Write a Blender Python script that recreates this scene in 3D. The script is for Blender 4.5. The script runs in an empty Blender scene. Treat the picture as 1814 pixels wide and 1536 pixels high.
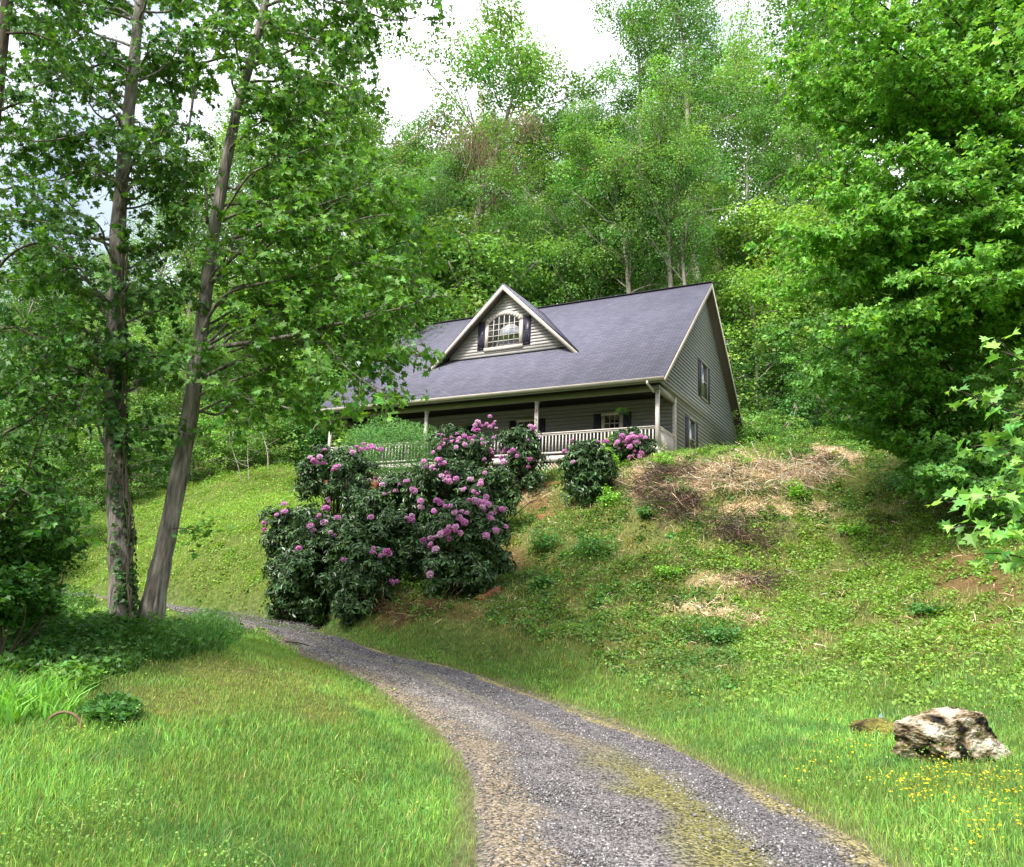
import bpy, math, random
import numpy as np
from mathutils import Vector, Matrix
R = math.radians
rng = np.random.default_rng(11)
random.seed(5)
scn = bpy.context.scene
COL = scn.collection

# ------------------------------------------------------------------ camera, sky, sun, exposure
F_PX, PITCH, ROLL, YAW = 1399.56, 0.200, 0.0392, 0.4971     # focal length in pixels of a 1814 px wide frame
CAMZ = 1.95
cam = bpy.data.cameras.new('camera'); cob = bpy.data.objects.new('camera', cam); COL.objects.link(cob)
cam.sensor_fit = 'HORIZONTAL'; cam.sensor_width = 36.0; cam.lens = F_PX / 1814 * 36.0
cam.clip_start = .05; cam.clip_end = 2000
cr, sr, cp, sp = math.cos(ROLL), math.sin(ROLL), math.cos(PITCH), math.sin(PITCH)
bx_, by_, bz_ = Vector((1, 0, 0)), Vector((0, -sp, cp)), Vector((0, -cp, -sp))
rx_ = bx_ * cr + by_ * sr; ry_ = -bx_ * sr + by_ * cr
M = Matrix((rx_, ry_, bz_)).transposed().to_4x4(); M.translation = (0, 0, CAMZ)
cob.matrix_world = M
scn.camera = cob

SUN_EL, SUN_AZ = 50, 222          # azimuth clockwise from +Y (view direction)
sd = Vector((math.sin(R(SUN_AZ)) * math.cos(R(SUN_EL)), math.cos(R(SUN_AZ)) * math.cos(R(SUN_EL)), math.sin(R(SUN_EL))))
sl = bpy.data.lights.new('sun', 'SUN'); so = bpy.data.objects.new('sun', sl); COL.objects.link(so)
sl.energy = 3.9; sl.angle = R(10); sl.color = (1.0, .965, .90)
so.rotation_euler = sd.to_track_quat('Z', 'Y').to_euler(); so.location = sd * 60
w = bpy.data.worlds.new('World'); scn.world = w; w.use_nodes = True
nt = w.node_tree; nt.nodes.clear()
wo = nt.nodes.new('ShaderNodeOutputWorld'); bg = nt.nodes.new('ShaderNodeBackground')
sky = nt.nodes.new('ShaderNodeTexSky'); sky.sky_type = 'NISHITA'; sky.sun_disc = False
sky.sun_elevation = R(SUN_EL); sky.sun_rotation = R(SUN_AZ); sky.dust_density = 3.0; sky.air_density = 1.0
tc = nt.nodes.new('ShaderNodeTexCoord'); nz = nt.nodes.new('ShaderNodeTexNoise'); nz.inputs['Scale'].default_value = 2.2
nz.inputs['Detail'].default_value = 5
rp = nt.nodes.new('ShaderNodeValToRGB'); rp.color_ramp.elements[0].position = .36; rp.color_ramp.elements[1].position = .56
mx = nt.nodes.new('ShaderNodeMix'); mx.data_type = 'RGBA'
nt.links.new(tc.outputs['Generated'], nz.inputs['Vector']); nt.links.new(nz.outputs['Fac'], rp.inputs['Fac'])
sx_ = nt.nodes.new('ShaderNodeSeparateXYZ'); mr = nt.nodes.new('ShaderNodeMapRange'); mr.inputs[1].default_value = -.42; mr.inputs[2].default_value = -.12; mr.inputs[3].default_value = .55
ml = nt.nodes.new('ShaderNodeMath'); ml.operation = 'MULTIPLY'
nt.links.new(tc.outputs['Generated'], sx_.inputs[0]); nt.links.new(sx_.outputs['X'], mr.inputs[0]); nt.links.new(mr.outputs[0], ml.inputs[0]); nt.links.new(rp.outputs['Color'], ml.inputs[1]); nt.links.new(ml.outputs[0], mx.inputs['Factor']); nt.links.new(sky.outputs['Color'], mx.inputs[6])
mx.inputs[7].default_value = (9.5, 9.8, 10.2, 1)
nt.links.new(mx.outputs[2], bg.inputs['Color']); bg.inputs['Strength'].default_value = .13
nt.links.new(bg.outputs[0], wo.inputs['Surface'])
scn.view_settings.view_transform = 'Standard'; scn.view_settings.look = 'None'
scn.view_settings.gamma = 1; scn.view_settings.use_curve_mapping = False
scn.view_settings.exposure = 0.9
scn.render.engine = 'CYCLES'
scn.cycles.max_bounces = 8; scn.cycles.diffuse_bounces = 4; scn.cycles.glossy_bounces = 2
scn.cycles.transmission_bounces = 4; scn.cycles.transparent_max_bounces = 4
scn.cycles.use_denoising = True

# ------------------------------------------------------------------ helpers
def ray(px, py):
    px = np.asarray(px, float); py = np.asarray(py, float)
    dx, dy = px - 907, py - 768
    X = (cr * dx + sr * dy) / F_PX; Y = -(-sr * dx + cr * dy) / F_PX
    return np.stack([X, cp - Y * sp, sp + Y * cp], -1)
def at(px, py, d):
    r = ray(px, py); return r / r[..., 1:2] * np.asarray(d, float)[..., None] + np.array([0, 0, CAMZ])
def project(P):
    P = np.asarray(P, float); x, y, z = P[..., 0], P[..., 1], P[..., 2] - CAMZ
    d = y * cp + z * sp; u = -y * sp + z * cp; d = np.where(d < .2, .2, d)
    X = x / d * F_PX; Y = -u / d * F_PX
    return 907 + cr * X - sr * Y, 768 + sr * X + cr * Y

_g = np.random.default_rng(3).random((256, 256))
def vnoise(x, y, s):
    x = np.asarray(x) / s + 1000.3; y = np.asarray(y) / s + 1000.7
    xi = np.floor(x).astype(int); yi = np.floor(y).astype(int); fx = x - xi; fy = y - yi
    fx = fx * fx * (3 - 2 * fx); fy = fy * fy * (3 - 2 * fy)
    a = _g[xi % 256, yi % 256]; b = _g[(xi + 1) % 256, yi % 256]; c = _g[xi % 256, (yi + 1) % 256]; d = _g[(xi + 1) % 256, (yi + 1) % 256]
    return (a * (1 - fx) + b * fx) * (1 - fy) + (c * (1 - fx) + d * fx) * fy
def fbm(x, y, s, o=3):
    return sum(vnoise(x + 17 * k, y - 31 * k, s / 2 ** k) / 2 ** k for k in range(o)) / sum(1 / 2 ** k for k in range(o))

class MB:
    """collects polygons (any size) and builds ONE mesh object"""
    def __init__(s): s.v = []; s.n = 0; s.f = []; s.c = []; s.hascol = False
    def add(s, V, Fs, col=None):
        V = np.asarray(V, float).reshape(-1, 3)
        s.v.append(V)
        if isinstance(Fs, np.ndarray): s.f.append((Fs + s.n))
        else:
            by = {}
            for f in Fs: by.setdefault(len(f), []).append(f)
            for k, L in by.items(): s.f.append(np.array(L) + s.n)
        if col is not None:
            s.hascol = True
            c = np.asarray(col, float)
            if c.ndim == 1: c = np.tile(c, (len(V), 1))
            s.c.append(c[:, :3])
        else: s.c.append(np.ones((len(V), 3)) * .5)
        s.n += len(V)
    def box(s, c, d, rot=None, col=None):
        c = np.array(c, float); d = np.array(d, float) / 2
        V = np.array([[x, y, z] for x in (-1, 1) for y in (-1, 1) for z in (-1, 1)]) * d
        if rot is not None: V = V @ np.array(rot).T
        s.add(V + c, [(0, 1, 3, 2), (4, 6, 7, 5), (0, 4, 5, 1), (2, 3, 7, 6), (0, 2, 6, 4), (1, 5, 7, 3)], col)
    def bar(s, a, b, w, h, up=(0, 0, 1), col=None):
        a = np.array(a, float); b = np.array(b, float); t = b - a; L = np.linalg.norm(t); t = t / L
        up = np.array(up, float); r = np.cross(t, up); r /= np.linalg.norm(r); u = np.cross(r, t)
        s.box((a + b) / 2, (L, w, h), np.stack([t, r, u], 1), col)
    def prism(s, poly, off, col=None):
        p = np.array(poly, float); n = len(p); off = np.array(off, float)
        s.add(np.concatenate([p, p + off]), [tuple(range(n))[::-1], tuple(range(n, 2 * n))] + [(i, (i + 1) % n, n + (i + 1) % n, n + i) for i in range(n)], col)
    def tube(s, P, rad, k=7, col=None, wob=0.0):
        P = np.asarray(P, float); n = len(P); rad = np.broadcast_to(np.asarray(rad, float), (n,))
        T = np.gradient(P, axis=0); T /= np.linalg.norm(T, axis=1)[:, None] + 1e-9
        ref = np.array([0, 0, 1.]) if abs(T[0, 2]) < .8 else np.array([0, 1., 0])
        A = np.cross(T, ref); A /= np.linalg.norm(A, axis=1)[:, None] + 1e-9; B = np.cross(T, A)
        an = np.linspace(0, 2 * np.pi, k, endpoint=False)
        rr = rad[:, None] * (1 + (rng.normal(0, wob, (n, k)) if wob else 0))
        V = P[:, None] + rr[..., None] * (np.cos(an)[None, :, None] * A[:, None] + np.sin(an)[None, :, None] * B[:, None])
        idx = np.arange(n * k).reshape(n, k); nx = np.roll(idx, -1, 1)
        Fq = np.stack([idx[:-1], nx[:-1], nx[1:], idx[1:]], -1).reshape(-1, 4)
        s.add(V.reshape(-1, 3), Fq, col)
        s.f.append((idx[-1][None]) + s.n - n * k); s.f.append((idx[0][::-1][None]) + s.n - n * k)
    def mesh(s, name, mat, smooth=False):
        me = bpy.data.meshes.new(name)
        if s.n:
            V = np.concatenate(s.v); me.vertices.add(len(V)); me.vertices.foreach_set('co', V.astype(np.float32).ravel())
            tot = np.concatenate([np.full(len(f), f.shape[1]) for f in s.f]); loops = np.concatenate([f.ravel() for f in s.f])
            me.loops.add(len(loops)); me.loops.foreach_set('vertex_index', loops.astype(np.int32))
            st = np.concatenate([[0], np.cumsum(tot)[:-1]])
            me.polygons.add(len(tot)); me.polygons.foreach_set('loop_start', st.astype(np.int32)); me.polygons.foreach_set('loop_total', tot.astype(np.int32))
            if s.hascol:
                at_ = me.attributes.new('col', 'FLOAT_COLOR', 'POINT')
                at_.data.foreach_set('color', np.concatenate([np.concatenate(s.c), np.ones((s.n, 1))], 1).astype(np.float32).ravel())
            if smooth: me.polygons.foreach_set('use_smooth', np.ones(len(tot), bool))
            me.update(calc_edges=True); me.validate()
        me.materials.append(mat)
        return me
    def build(s, name, mat, parent=None, smooth=False):
        o = bpy.data.objects.new(name, s.mesh(name, mat, smooth)); COL.objects.link(o); o.parent = parent
        return o

def tag(o, label=None, cat=None, group=None, kind=None):
    if label: o['label'] = label
    if cat: o['category'] = cat
    if group: o['group'] = group
    if kind: o['kind'] = kind
    return o
def empty(name, loc, label, cat, group=None, rotz=0):
    o = bpy.data.objects.new(name, None); COL.objects.link(o); o.location = [float(t) for t in loc]; o.rotation_euler = (0, 0, rotz)
    o.empty_display_size = .3
    return tag(o, label, cat, group)
def lay(parent, name, me):
    o = bpy.data.objects.new(name, me); COL.objects.link(o); o.parent = parent; return o

def mat(name, col=(.5, .5, .5), rough=.6, spec=.5, metal=0.0):
    m = bpy.data.materials.new(name); m.use_nodes = True; b = m.node_tree.nodes['Principled BSDF']
    b.inputs['Base Color'].default_value = (*col, 1); b.inputs['Roughness'].default_value = rough
    b.inputs['Specular IOR Level'].default_value = spec; b.inputs['Metallic'].default_value = metal
    return m
def nodes(m): return m.node_tree.nodes, m.node_tree.links, m.node_tree.nodes['Principled BSDF']
def noisy(m, c1, c2, scale=5, detail=6, bump=0.0, stretch=(1, 1, 1), lo=.35, hi=.65, bdist=.02, bscale=None):
    N, L, b = nodes(m)
    t = N.new('ShaderNodeTexCoord'); mp = N.new('ShaderNodeMapping'); mp.inputs['Scale'].default_value = stretch
    n = N.new('ShaderNodeTexNoise'); n.inputs['Scale'].default_value = scale; n.inputs['Detail'].default_value = detail
    r = N.new('ShaderNodeValToRGB'); r.color_ramp.elements[0].position = lo; r.color_ramp.elements[1].position = hi
    r.color_ramp.elements[0].color = (*c1, 1); r.color_ramp.elements[1].color = (*c2, 1)
    L.new(t.outputs['Object'], mp.inputs['Vector']); L.new(mp.outputs[0], n.inputs['Vector']); L.new(n.outputs['Fac'], r.inputs['Fac'])
    L.new(r.outputs['Color'], b.inputs['Base Color'])
    if bump:
        n2 = N.new('ShaderNodeTexNoise'); n2.inputs['Scale'].default_value = bscale or scale * 3; n2.inputs['Detail'].default_value = 6
        L.new(mp.outputs[0], n2.inputs['Vector'])
        bp = N.new('ShaderNodeBump'); bp.inputs['Strength'].default_value = bump; bp.inputs['Distance'].default_value = bdist
        L.new(n2.outputs['Fac'], bp.inputs['Height']); L.new(bp.outputs[0], b.inputs['Normal'])
    return m
def leafmat(name, tr=.38, rough=.5, spec=.35, tint=(1.15, 1.1, .45)):
    m = bpy.data.materials.new(name); m.use_nodes = True; N, L, b = nodes(m)
    a = N.new('ShaderNodeAttribute'); a.attribute_name = 'col'
    oi = N.new('ShaderNodeObjectInfo')
    mu = N.new('ShaderNodeMix'); mu.data_type = 'RGBA'; mu.blend_type = 'MULTIPLY'; mu.inputs['Factor'].default_value = 1
    L.new(a.outputs['Color'], mu.inputs[6]); L.new(oi.outputs['Color'], mu.inputs[7])
    L.new(mu.outputs[2], b.inputs['Base Color']); b.inputs['Roughness'].default_value = rough; b.inputs['Specular IOR Level'].default_value = spec
    t = N.new('ShaderNodeBsdfTranslucent'); mt = N.new('ShaderNodeMix'); mt.data_type = 'RGBA'; mt.blend_type = 'MULTIPLY'; mt.inputs['Factor'].default_value = 1
    L.new(mu.outputs[2], mt.inputs[6]); mt.inputs[7].default_value = (*[min(1.6, x * 1.35) for x in tint], 1); mt.clamp_result = False
    L.new(mt.outputs[2], t.inputs['Color'])
    ms = N.new('ShaderNodeMixShader'); ms.inputs[0].default_value = tr
    L.new(b.outputs[0], ms.inputs[1]); L.new(t.outputs[0], ms.inputs[2]); L.new(ms.outputs[0], N['Material Output'].inputs['Surface'])
    return m

LEAF = leafmat('leaf', .33); GLOSSLEAF = leafmat('glossy_leaf', .12, .38, .5, (1, 1, .6)); BLADE = leafmat('grass_blade', .35, .6, .2)
DRY = leafmat('dry_stem', .1, .8, .1, (1, 1, 1)); PETAL = leafmat('petal', .35, .6, .2, (1, .9, 1))
BARK = noisy(mat('bark', rough=.9, spec=.15), (.07, .062, .052), (.29, .26, .225), 13, 10, 1.0, (1, 1, .16), .32, .66, .05, 24)
BARKF = noisy(mat('forest_bark', rough=.9, spec=.1), (.16, .14, .115), (.42, .38, .32), 6, 8, .6, (1, 1, .3), .3, .7, .03, 20)
BARKD = noisy(mat('dark_bark', rough=.9, spec=.15), (.035, .027, .02), (.13, .105, .08), 9, 8, .9, (1, 1, .25), .3, .7, .03, 26)

# ------------------------------------------------------------------ terrain height
CP = []
def cpx(px, py, d): CP.append(at(px, py, d))
for a in [(907,1536,5.7),(0,1536,5.2),(1814,1536,5.9),(400,1400,7.0),(0,1290,8.0),(500,1250,10.0),(215,1180,11.2),(430,1150,13.4),(215,1102,13.3),(60,1120,12.5),
          (855,1440,7.2),(1450,1440,7.4),(840,1350,9.3),(1270,1355,9.5),(780,1275,12.0),(1110,1280,12.1),(700,1225,13.8),(960,1222,14.6),(620,1188,15.6),(800,1170,16.8),
          (540,1160,16.8),(690,1140,18.2),(480,1130,18.6),(600,1118,19.4),(420,1105,20.6),(510,1103,20.9),(350,1088,22.5),(420,1089,22.6),(290,1077,24.2),(330,1072,24.4),(230,1066,26),(250,1057,26.4),(150,1052,29),(170,1042,29.6),
          (1000,1190,15.2),(1400,1220,13.3),(1690,1340,9.5),(1780,1290,10.5),(1300,1100,17.6),(1300,1000,20.0),(1300,900,22.3),(1300,808,24.6),(1150,1050,18.8),(1100,900,22.8),(1130,830,25.0),
          (1550,800,24.5),(1570,785,26.5),(1500,900,22.0),(1500,1000,19.5),(1550,1110,16.3),(1700,1180,13.2),(1700,1060,16),(1740,900,20.0),(1814,1100,14),
          (700,1078,19.6),(860,1060,19.8),(560,1060,21),(940,1010,21.2),(940,915,25),(985,860,27.2),(970,835,29.2),(880,850,28.6),(740,870,30),(620,890,31),(540,880,32.5),
          (480,985,25.5),(330,985,26.5),(200,1000,29),(330,885,35.5),(200,910,35.5),(60,960,33),(440,862,35.5),(540,835,37.5)]: cpx(*a)
PH = np.array([5.5156, 29.4305, 5.5225 + CAMZ]); Vb = np.array([math.sin(YAW), math.cos(YAW), 0]); Ul = np.array([-math.cos(YAW), math.sin(YAW), 0])
def hp(a, b, c=0): return PH + a * Ul + b * Vb + np.array([0, 0, c])
for a, b, c in [(-.6,0,-.42),(0,6,-.35),(-3,3,-.6),(-1.5,8,-.3),(-3,14,-.1),(5,14,0),(17,14,.2),(5,7,-.8),(12,7,-1.0),(2.5,-.5,-.75),(5,-.6,-1.05),(10,-.6,-1.35),(16,-.5,-1.6),(18,4,-1.4),(20,10,-.6),(-6,6,-.5)]: CP.append(hp(a, b, c))
for p in [(0,-12,-.5),(-15,-10,.2),(15,-10,-.3),(-12,3,.7),(-14,12,1.6),(-20,22,2.0),(-24,32,2.6),(14,4,.4),(20,12,2.5),(22,20,6.5),(24,30,8.2),(0,0,-.03),(-2,3,.0),(3,3,-.02),
          (-30,45,6),(-15,50,9.5),(0,54,12),(15,54,13),(30,46,12),(-35,65,14),(-12,70,19),(8,72,24),(30,70,26),(45,45,14),(50,20,9),(-50,30,4),(-60,60,12),
          (-40,100,28),(0,105,44),(45,105,48),(-90,120,30),(90,110,50),(80,30,14),(-80,0,2),(80,-20,2),(-40,-30,2),(40,-30,2),(0,-45,5),(0,-100,34),(-90,-90,34),(90,-90,34),(0,170,80),(-110,170,60),(110,170,80),(120,-30,3),(-120,-30,0)]: CP.append(np.array(p, float))
CP = np.array(CP)
def _k(r2): return .5 * r2 * np.log(r2 + 1e-6)
def _rbf(P, S=20.0):
    X = P[:, :2] / S; n = len(X)
    r2 = ((X[:, None] - X[None]) ** 2).sum(-1); A = np.zeros((n + 3, n + 3)); A[:n, :n] = _k(r2) + np.eye(n) * 2e-4
    A[:n, n] = 1; A[:n, n + 1:] = X; A[n, :n] = 1; A[n + 1:, :n] = X.T
    wv = np.linalg.solve(A, np.concatenate([P[:, 2], [0, 0, 0]])); return X, wv, S
RX, RW, RS = _rbf(CP)
def T0(x, y):
    q = np.stack([np.ravel(x), np.ravel(y)], -1) / RS; out = np.zeros(len(q))
    for i in range(0, len(q), 20000):
        s = q[i:i + 20000]; r2 = ((s[:, None] - RX[None]) ** 2).sum(-1)
        out[i:i + 20000] = _k(r2) @ RW[:-3] + RW[-3] + s @ RW[-2:]
    return out.reshape(np.shape(x))
# sampled heightfield for quick look-ups
GX = np.arange(-45, 50.01, .25); GY = np.arange(-6, 80.01, .25)
gx, gy = np.meshgrid(GX, GY, indexing='ij')
_h = T0(gx[::4, ::4], gy[::4, ::4]); _fi = np.arange(len(GX)) / 4; _fj = np.arange(len(GY)) / 4; _a = np.minimum(_fi.astype(int), _h.shape[0] - 2); _b = np.minimum(_fj.astype(int), _h.shape[1] - 2)
_u = (_fi - _a)[:, None]; _v = (_fj - _b)[None]; HG = (_h[_a][:, _b] * (1 - _u) + _h[_a + 1][:, _b] * _u) * (1 - _v) + (_h[_a][:, _b + 1] * (1 - _u) + _h[_a + 1][:, _b + 1] * _u) * _v
def house_ab(x, y):
    dx = x - PH[0]; dy = y - PH[1]; return dx * Ul[0] + dy * Ul[1], dx * Vb[0] + dy * Vb[1]
ppx, ppy = project(np.stack([gx, gy, HG], -1))
slope = np.hypot(*np.gradient(HG, .25))
bankm = np.clip((slope - .12) / .25, 0, 1) * np.clip((gy - 12) / 3, 0, 1) * np.clip((44 - gy) / 4, 0, 1) * np.clip((gx + 8) / 6, .3, 1)
HG = HG + bankm * ((fbm(gx, gy, 2.2, 3) - .5) * .6 + (fbm(gx + 50, gy, .7, 2) - .5) * .16)
HG = HG + (fbm(gx, gy, 1.1, 2) - .5) * .03
FX = np.arange(-330, 331, 3.); FY = np.arange(-130, 430, 3.); HF = T0(*np.meshgrid(FX, FY, indexing='ij'))
def T(x, y):
    x = np.asarray(x, float); y = np.asarray(y, float)
    i = np.clip((x - GX[0]) / .25, 0, len(GX) - 1.001); j = np.clip((y - GY[0]) / .25, 0, len(GY) - 1.001)
    a = i.astype(int); b = j.astype(int); fa = i - a; fb = j - b
    v = (HG[a, b] * (1 - fa) + HG[a + 1, b] * fa) * (1 - fb) + (HG[a, b + 1] * (1 - fa) + HG[a + 1, b + 1] * fa) * fb
    out = (x < GX[0]) | (x > GX[-1]) | (y < GY[0]) | (y > GY[-1])
    if np.any(out):
        i = np.clip((x - FX[0]) / 3., 0, len(FX) - 1.001); j = np.clip((y - FY[0]) / 3., 0, len(FY) - 1.001); a = i.astype(int); b = j.astype(int); fa = i - a; fb = j - b
        q = (HF[a, b] * (1 - fa) + HF[a + 1, b] * fa) * (1 - fb) + (HF[a, b + 1] * (1 - fa) + HF[a + 1, b + 1] * fa) * fb
        v = np.where(out, q, v)
    return v
def ground(px, py):
    """points where the view rays through pixels meet the ground"""
    r = ray(px, py); t = np.linspace(2.5, 90, 900); d = r[..., None, :] / r[..., None, 1:2] * t[:, None]
    z = d[..., 2] + CAMZ; h = T(d[..., 0], d[..., 1]); under = z < h
    k = np.argmax(under, -1); k = np.where(under.any(-1), k, 899)
    k = np.maximum(k, 1)
    z0 = np.take_along_axis(z - h, (k - 1)[..., None], -1)[..., 0]; z1 = np.take_along_axis(z - h, k[..., None], -1)[..., 0]
    f = np.clip(z0 / (z0 - z1 + 1e-9), 0, 1); tt = t[k - 1] + f * (t[k] - t[k - 1])
    P = r / r[..., 1:2] * tt[..., None]; P[..., 2] = T(P[..., 0], P[..., 1]); return P

# ------------------------------------------------------------------ driveway ribbon
DL = [(870,1536),(855,1440),(838,1350),(775,1275),(700,1225),(620,1188),(540,1160),(480,1130),(425,1105),(355,1088),(290,1077),(230,1066),(150,1052)]
DR = [(1600,1536),(1450,1440),(1270,1355),(1110,1280),(960,1222),(800,1170),(690,1140),(600,1118),(510,1103),(420,1089),(330,1072),(250,1057),(170,1042)]
DL = ground(*np.array(DL, float).T); DR = ground(*np.array(DR, float).T)
def ext(D):
    d = D[0] - D[1]; d = d / np.linalg.norm(d[:2]); e = [D[0] + d * s for s in (9, 4.5)]; return np.concatenate([np.array(e), D])
DL, DR = ext(DL), ext(DR)
d_ = DL[-1] - DL[-2]; DL = np.vstack([DL, DL[-1] + d_ * 2]); d_ = DR[-1] - DR[-2]; DR = np.vstack([DR, DR[-1] + d_ * 2])
def spline(P, n):
    P = np.asarray(P, float); s = np.arange(len(P)); q = np.linspace(0, len(P) - 1, n); i = np.clip(q.astype(int), 0, len(P) - 2); f = (q - i)[:, None]
    p0 = P[np.clip(i - 1, 0, len(P) - 1)]; p1 = P[i]; p2 = P[i + 1]; p3 = P[np.clip(i + 2, 0, len(P) - 1)]
    return .5 * ((2 * p1) + (p2 - p0) * f + (2 * p0 - 5 * p1 + 4 * p2 - p3) * f ** 2 + (3 * p1 - p0 - 3 * p2 + p3) * f ** 3)
DLs, DRs = spline(DL, 260), spline(DR, 260)
CEN = (DLs + DRs) / 2; HALF = np.linalg.norm((DRs - DLs)[:, :2], axis=1) / 2
def drive_uv(x, y):
    """signed cross coordinate (-1 left edge .. 1 right edge) of nearest cross-section"""
    q = np.stack([np.ravel(x), np.ravel(y)], -1); out = np.zeros(len(q)); kk = np.zeros(len(q), int)
    for i in range(0, len(q), 20000):
        s = q[i:i + 20000]; k = ((s[:, None] - CEN[None, :, :2]) ** 2).sum(-1).argmin(1)
        ax = (DRs[k] - DLs[k])[:, :2]; out[i:i + 20000] = ((s - CEN[k, :2]) * ax).sum(1) / (2 * HALF[k] ** 2) ; kk[i:i + 20000] = k
        dist = np.linalg.norm(s - CEN[k, :2], axis=1) / HALF[k]
        out[i:i + 20000] = np.where(dist > 2.5, np.sign(out[i:i + 20000] + 1e-9) * dist, out[i:i + 20000])
    return out.reshape(np.shape(x)), kk.reshape(np.shape(x))
U_, _K = drive_uv(gx, gy)
_k9 = np.exp(-np.linspace(-2, 2, 41) ** 2); _k9 /= _k9.sum(); CZ = np.convolve(np.pad(T(CEN[:, 0], CEN[:, 1]), 20, mode='edge'), _k9, 'valid')
_m = np.clip((1.9 - np.abs(U_)) / .8, 0, 1); _m = _m * _m * (3 - 2 * _m); HG = HG * (1 - _m) + CZ[_K] * _m
HG -= .07 * np.clip((1.06 - np.abs(U_)) / .12, 0, 1)

# ------------------------------------------------------------------ region masks painted on the ground (what grows where)
def blobs(px, py, L):
    m = np.zeros(np.shape(px))
    for cx, cy, a, b in L: m = np.maximum(m, np.clip(1.6 - 1.6 * np.sqrt(((px - cx) / a) ** 2 + ((py - cy) / b) ** 2), 0, 1))
    return m
STRAW = [(1300,835,130,30),(1390,845,100,30),(1140,850,50,28),(1460,815,60,14),(1200,875,80,16),(1250,860,80,22),(1260,1085,110,18),(960,870,50,22),(1120,860,40,24),(1320,1040,80,12),(1380,900,90,14)]
BRUSH = [(1195,862,72,42),(1265,835,40,26),(1330,940,58,28),(1440,822,42,16),(1355,1035,40,12),(1205,925,30,18),(1245,1000,34,14),(1340,985,30,14)]
BARE = [(920,985,60,40),(700,1085,90,18),(960,895,60,34),(1000,900,50,16),(800,1075,120,14),(1750,1020,90,60),(1650,1000,80,30),(380,830,80,26),(1720,1100,60,25)]
SHORT = [(470,1200,230,60),(250,1235,230,45),(600,1245,130,40),(560,1180,80,40)]
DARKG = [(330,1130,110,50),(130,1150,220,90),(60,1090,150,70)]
def regions(x, y, z):
    px, py = project(np.stack([x, y, z], -1))
    jit = (fbm(x, y, 1.4, 4) - .5) * 150
    px = px + jit; py = py + (fbm(x + 40, y, .9, 4) - .5) * 60
    u, k = drive_uv(x, y)
    d = dict(px=px, py=py, u=u, k=k, straw=blobs(px, py, STRAW), brush=blobs(px, py, BRUSH), bare=blobs(px, py, BARE), short=blobs(px, py, SHORT), darkg=blobs(px, py, DARKG))
    i = np.clip(((x - GX[0]) / .25).astype(int), 0, len(GX) - 1); j = np.clip(((y - GY[0]) / .25).astype(int), 0, len(GY) - 1)
    side = np.clip((u - 1.5) / .8, 0, 1)
    d['bank'] = np.clip(bankm[i, j] * 1.6, 0, 1) * side
    a, b = house_ab(x, y); d['a'] = a; d['b'] = b
    d['wood'] = np.clip((y - (42 + .25 * x)) / 3, 0, 1)
    return d

# ground sheet
def axis(lo, hi, a, b, st, far):
    c = list(np.arange(a, b + 1e-6, st)); s = st; v = a; L = []
    while v > lo: s *= 1.25; v -= s; L.append(max(v, lo))
    L = L[::-1]; s = st; v = b; U = []
    while v < hi: s *= 1.25; v += s; U.append(min(v, hi))
    return np.array(L + c + U)
XS = axis(-320, 320, -22, 24, .25, 0); YS = axis(-90, 420, 1.5, 47, .25, 0)
X, Y = np.meshgrid(XS, YS, indexing='ij'); Z = T(X, Y)
reg = regions(X, Y, Z)
def mixc(c, t, m): return c * (1 - m[..., None]) + np.array(t) * m[..., None]
gc = np.ones(X.shape + (3,)) * np.array([.085, .125, .030])
gc = mixc(gc, (.13, .135, .045), reg['bank'] * .7); gc = mixc(gc, (.50, .36, .24), reg['straw'] * .9); gc = mixc(gc, (.06, .042, .03), reg['brush'] * .9)
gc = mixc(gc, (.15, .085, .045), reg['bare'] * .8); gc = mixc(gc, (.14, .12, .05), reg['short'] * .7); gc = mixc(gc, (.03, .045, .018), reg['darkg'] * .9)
gc = mixc(gc, (.07, .06, .03), reg['wood'] * .8)
gc = mixc(gc, (.20, .165, .12), np.clip(1.35 - np.abs(np.abs(reg['u']) - 1.02) * 6, 0, 1) * np.where(Y > 16, .25, .8))
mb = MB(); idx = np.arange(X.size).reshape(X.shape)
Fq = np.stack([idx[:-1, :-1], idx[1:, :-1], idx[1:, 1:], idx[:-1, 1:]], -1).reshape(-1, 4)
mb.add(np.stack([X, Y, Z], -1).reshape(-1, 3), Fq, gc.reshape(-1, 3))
GM = mat('soil', rough=.95, spec=.1); N, L, b = nodes(GM)
a = N.new('ShaderNodeAttribute'); a.attribute_name = 'col'; n = N.new('ShaderNodeTexNoise'); n.inputs['Scale'].default_value = 7; n.inputs['Detail'].default_value = 9; n.inputs['Roughness'].default_value = .75
t = N.new('ShaderNodeTexCoord'); r = N.new('ShaderNodeValToRGB'); r.color_ramp.elements[0].position = .3; r.color_ramp.elements[1].position = .7
r.color_ramp.elements[0].color = (.35, .32, .25, 1); r.color_ramp.elements[1].color = (1.5, 1.5, 1.4, 1)
m_ = N.new('ShaderNodeMix'); m_.data_type = 'RGBA'; m_.blend_type = 'MULTIPLY'; m_.inputs['Factor'].default_value = 1
L.new(t.outputs['Object'], n.inputs['Vector']); L.new(n.outputs['Fac'], r.inputs['Fac']); L.new(a.outputs['Color'], m_.inputs[6]); L.new(r.outputs['Color'], m_.inputs[7]); L.new(m_.outputs[2], b.inputs['Base Color'])
bp = N.new('ShaderNodeBump'); bp.inputs['Strength'].default_value = .8; bp.inputs['Distance'].default_value = .05; L.new(n.outputs['Fac'], bp.inputs['Height']); L.new(bp.outputs[0], b.inputs['Normal'])
tag(mb.build('ground', GM, smooth=True), 'green grassy ground rising to the house and the wood', None, kind='structure')

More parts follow.
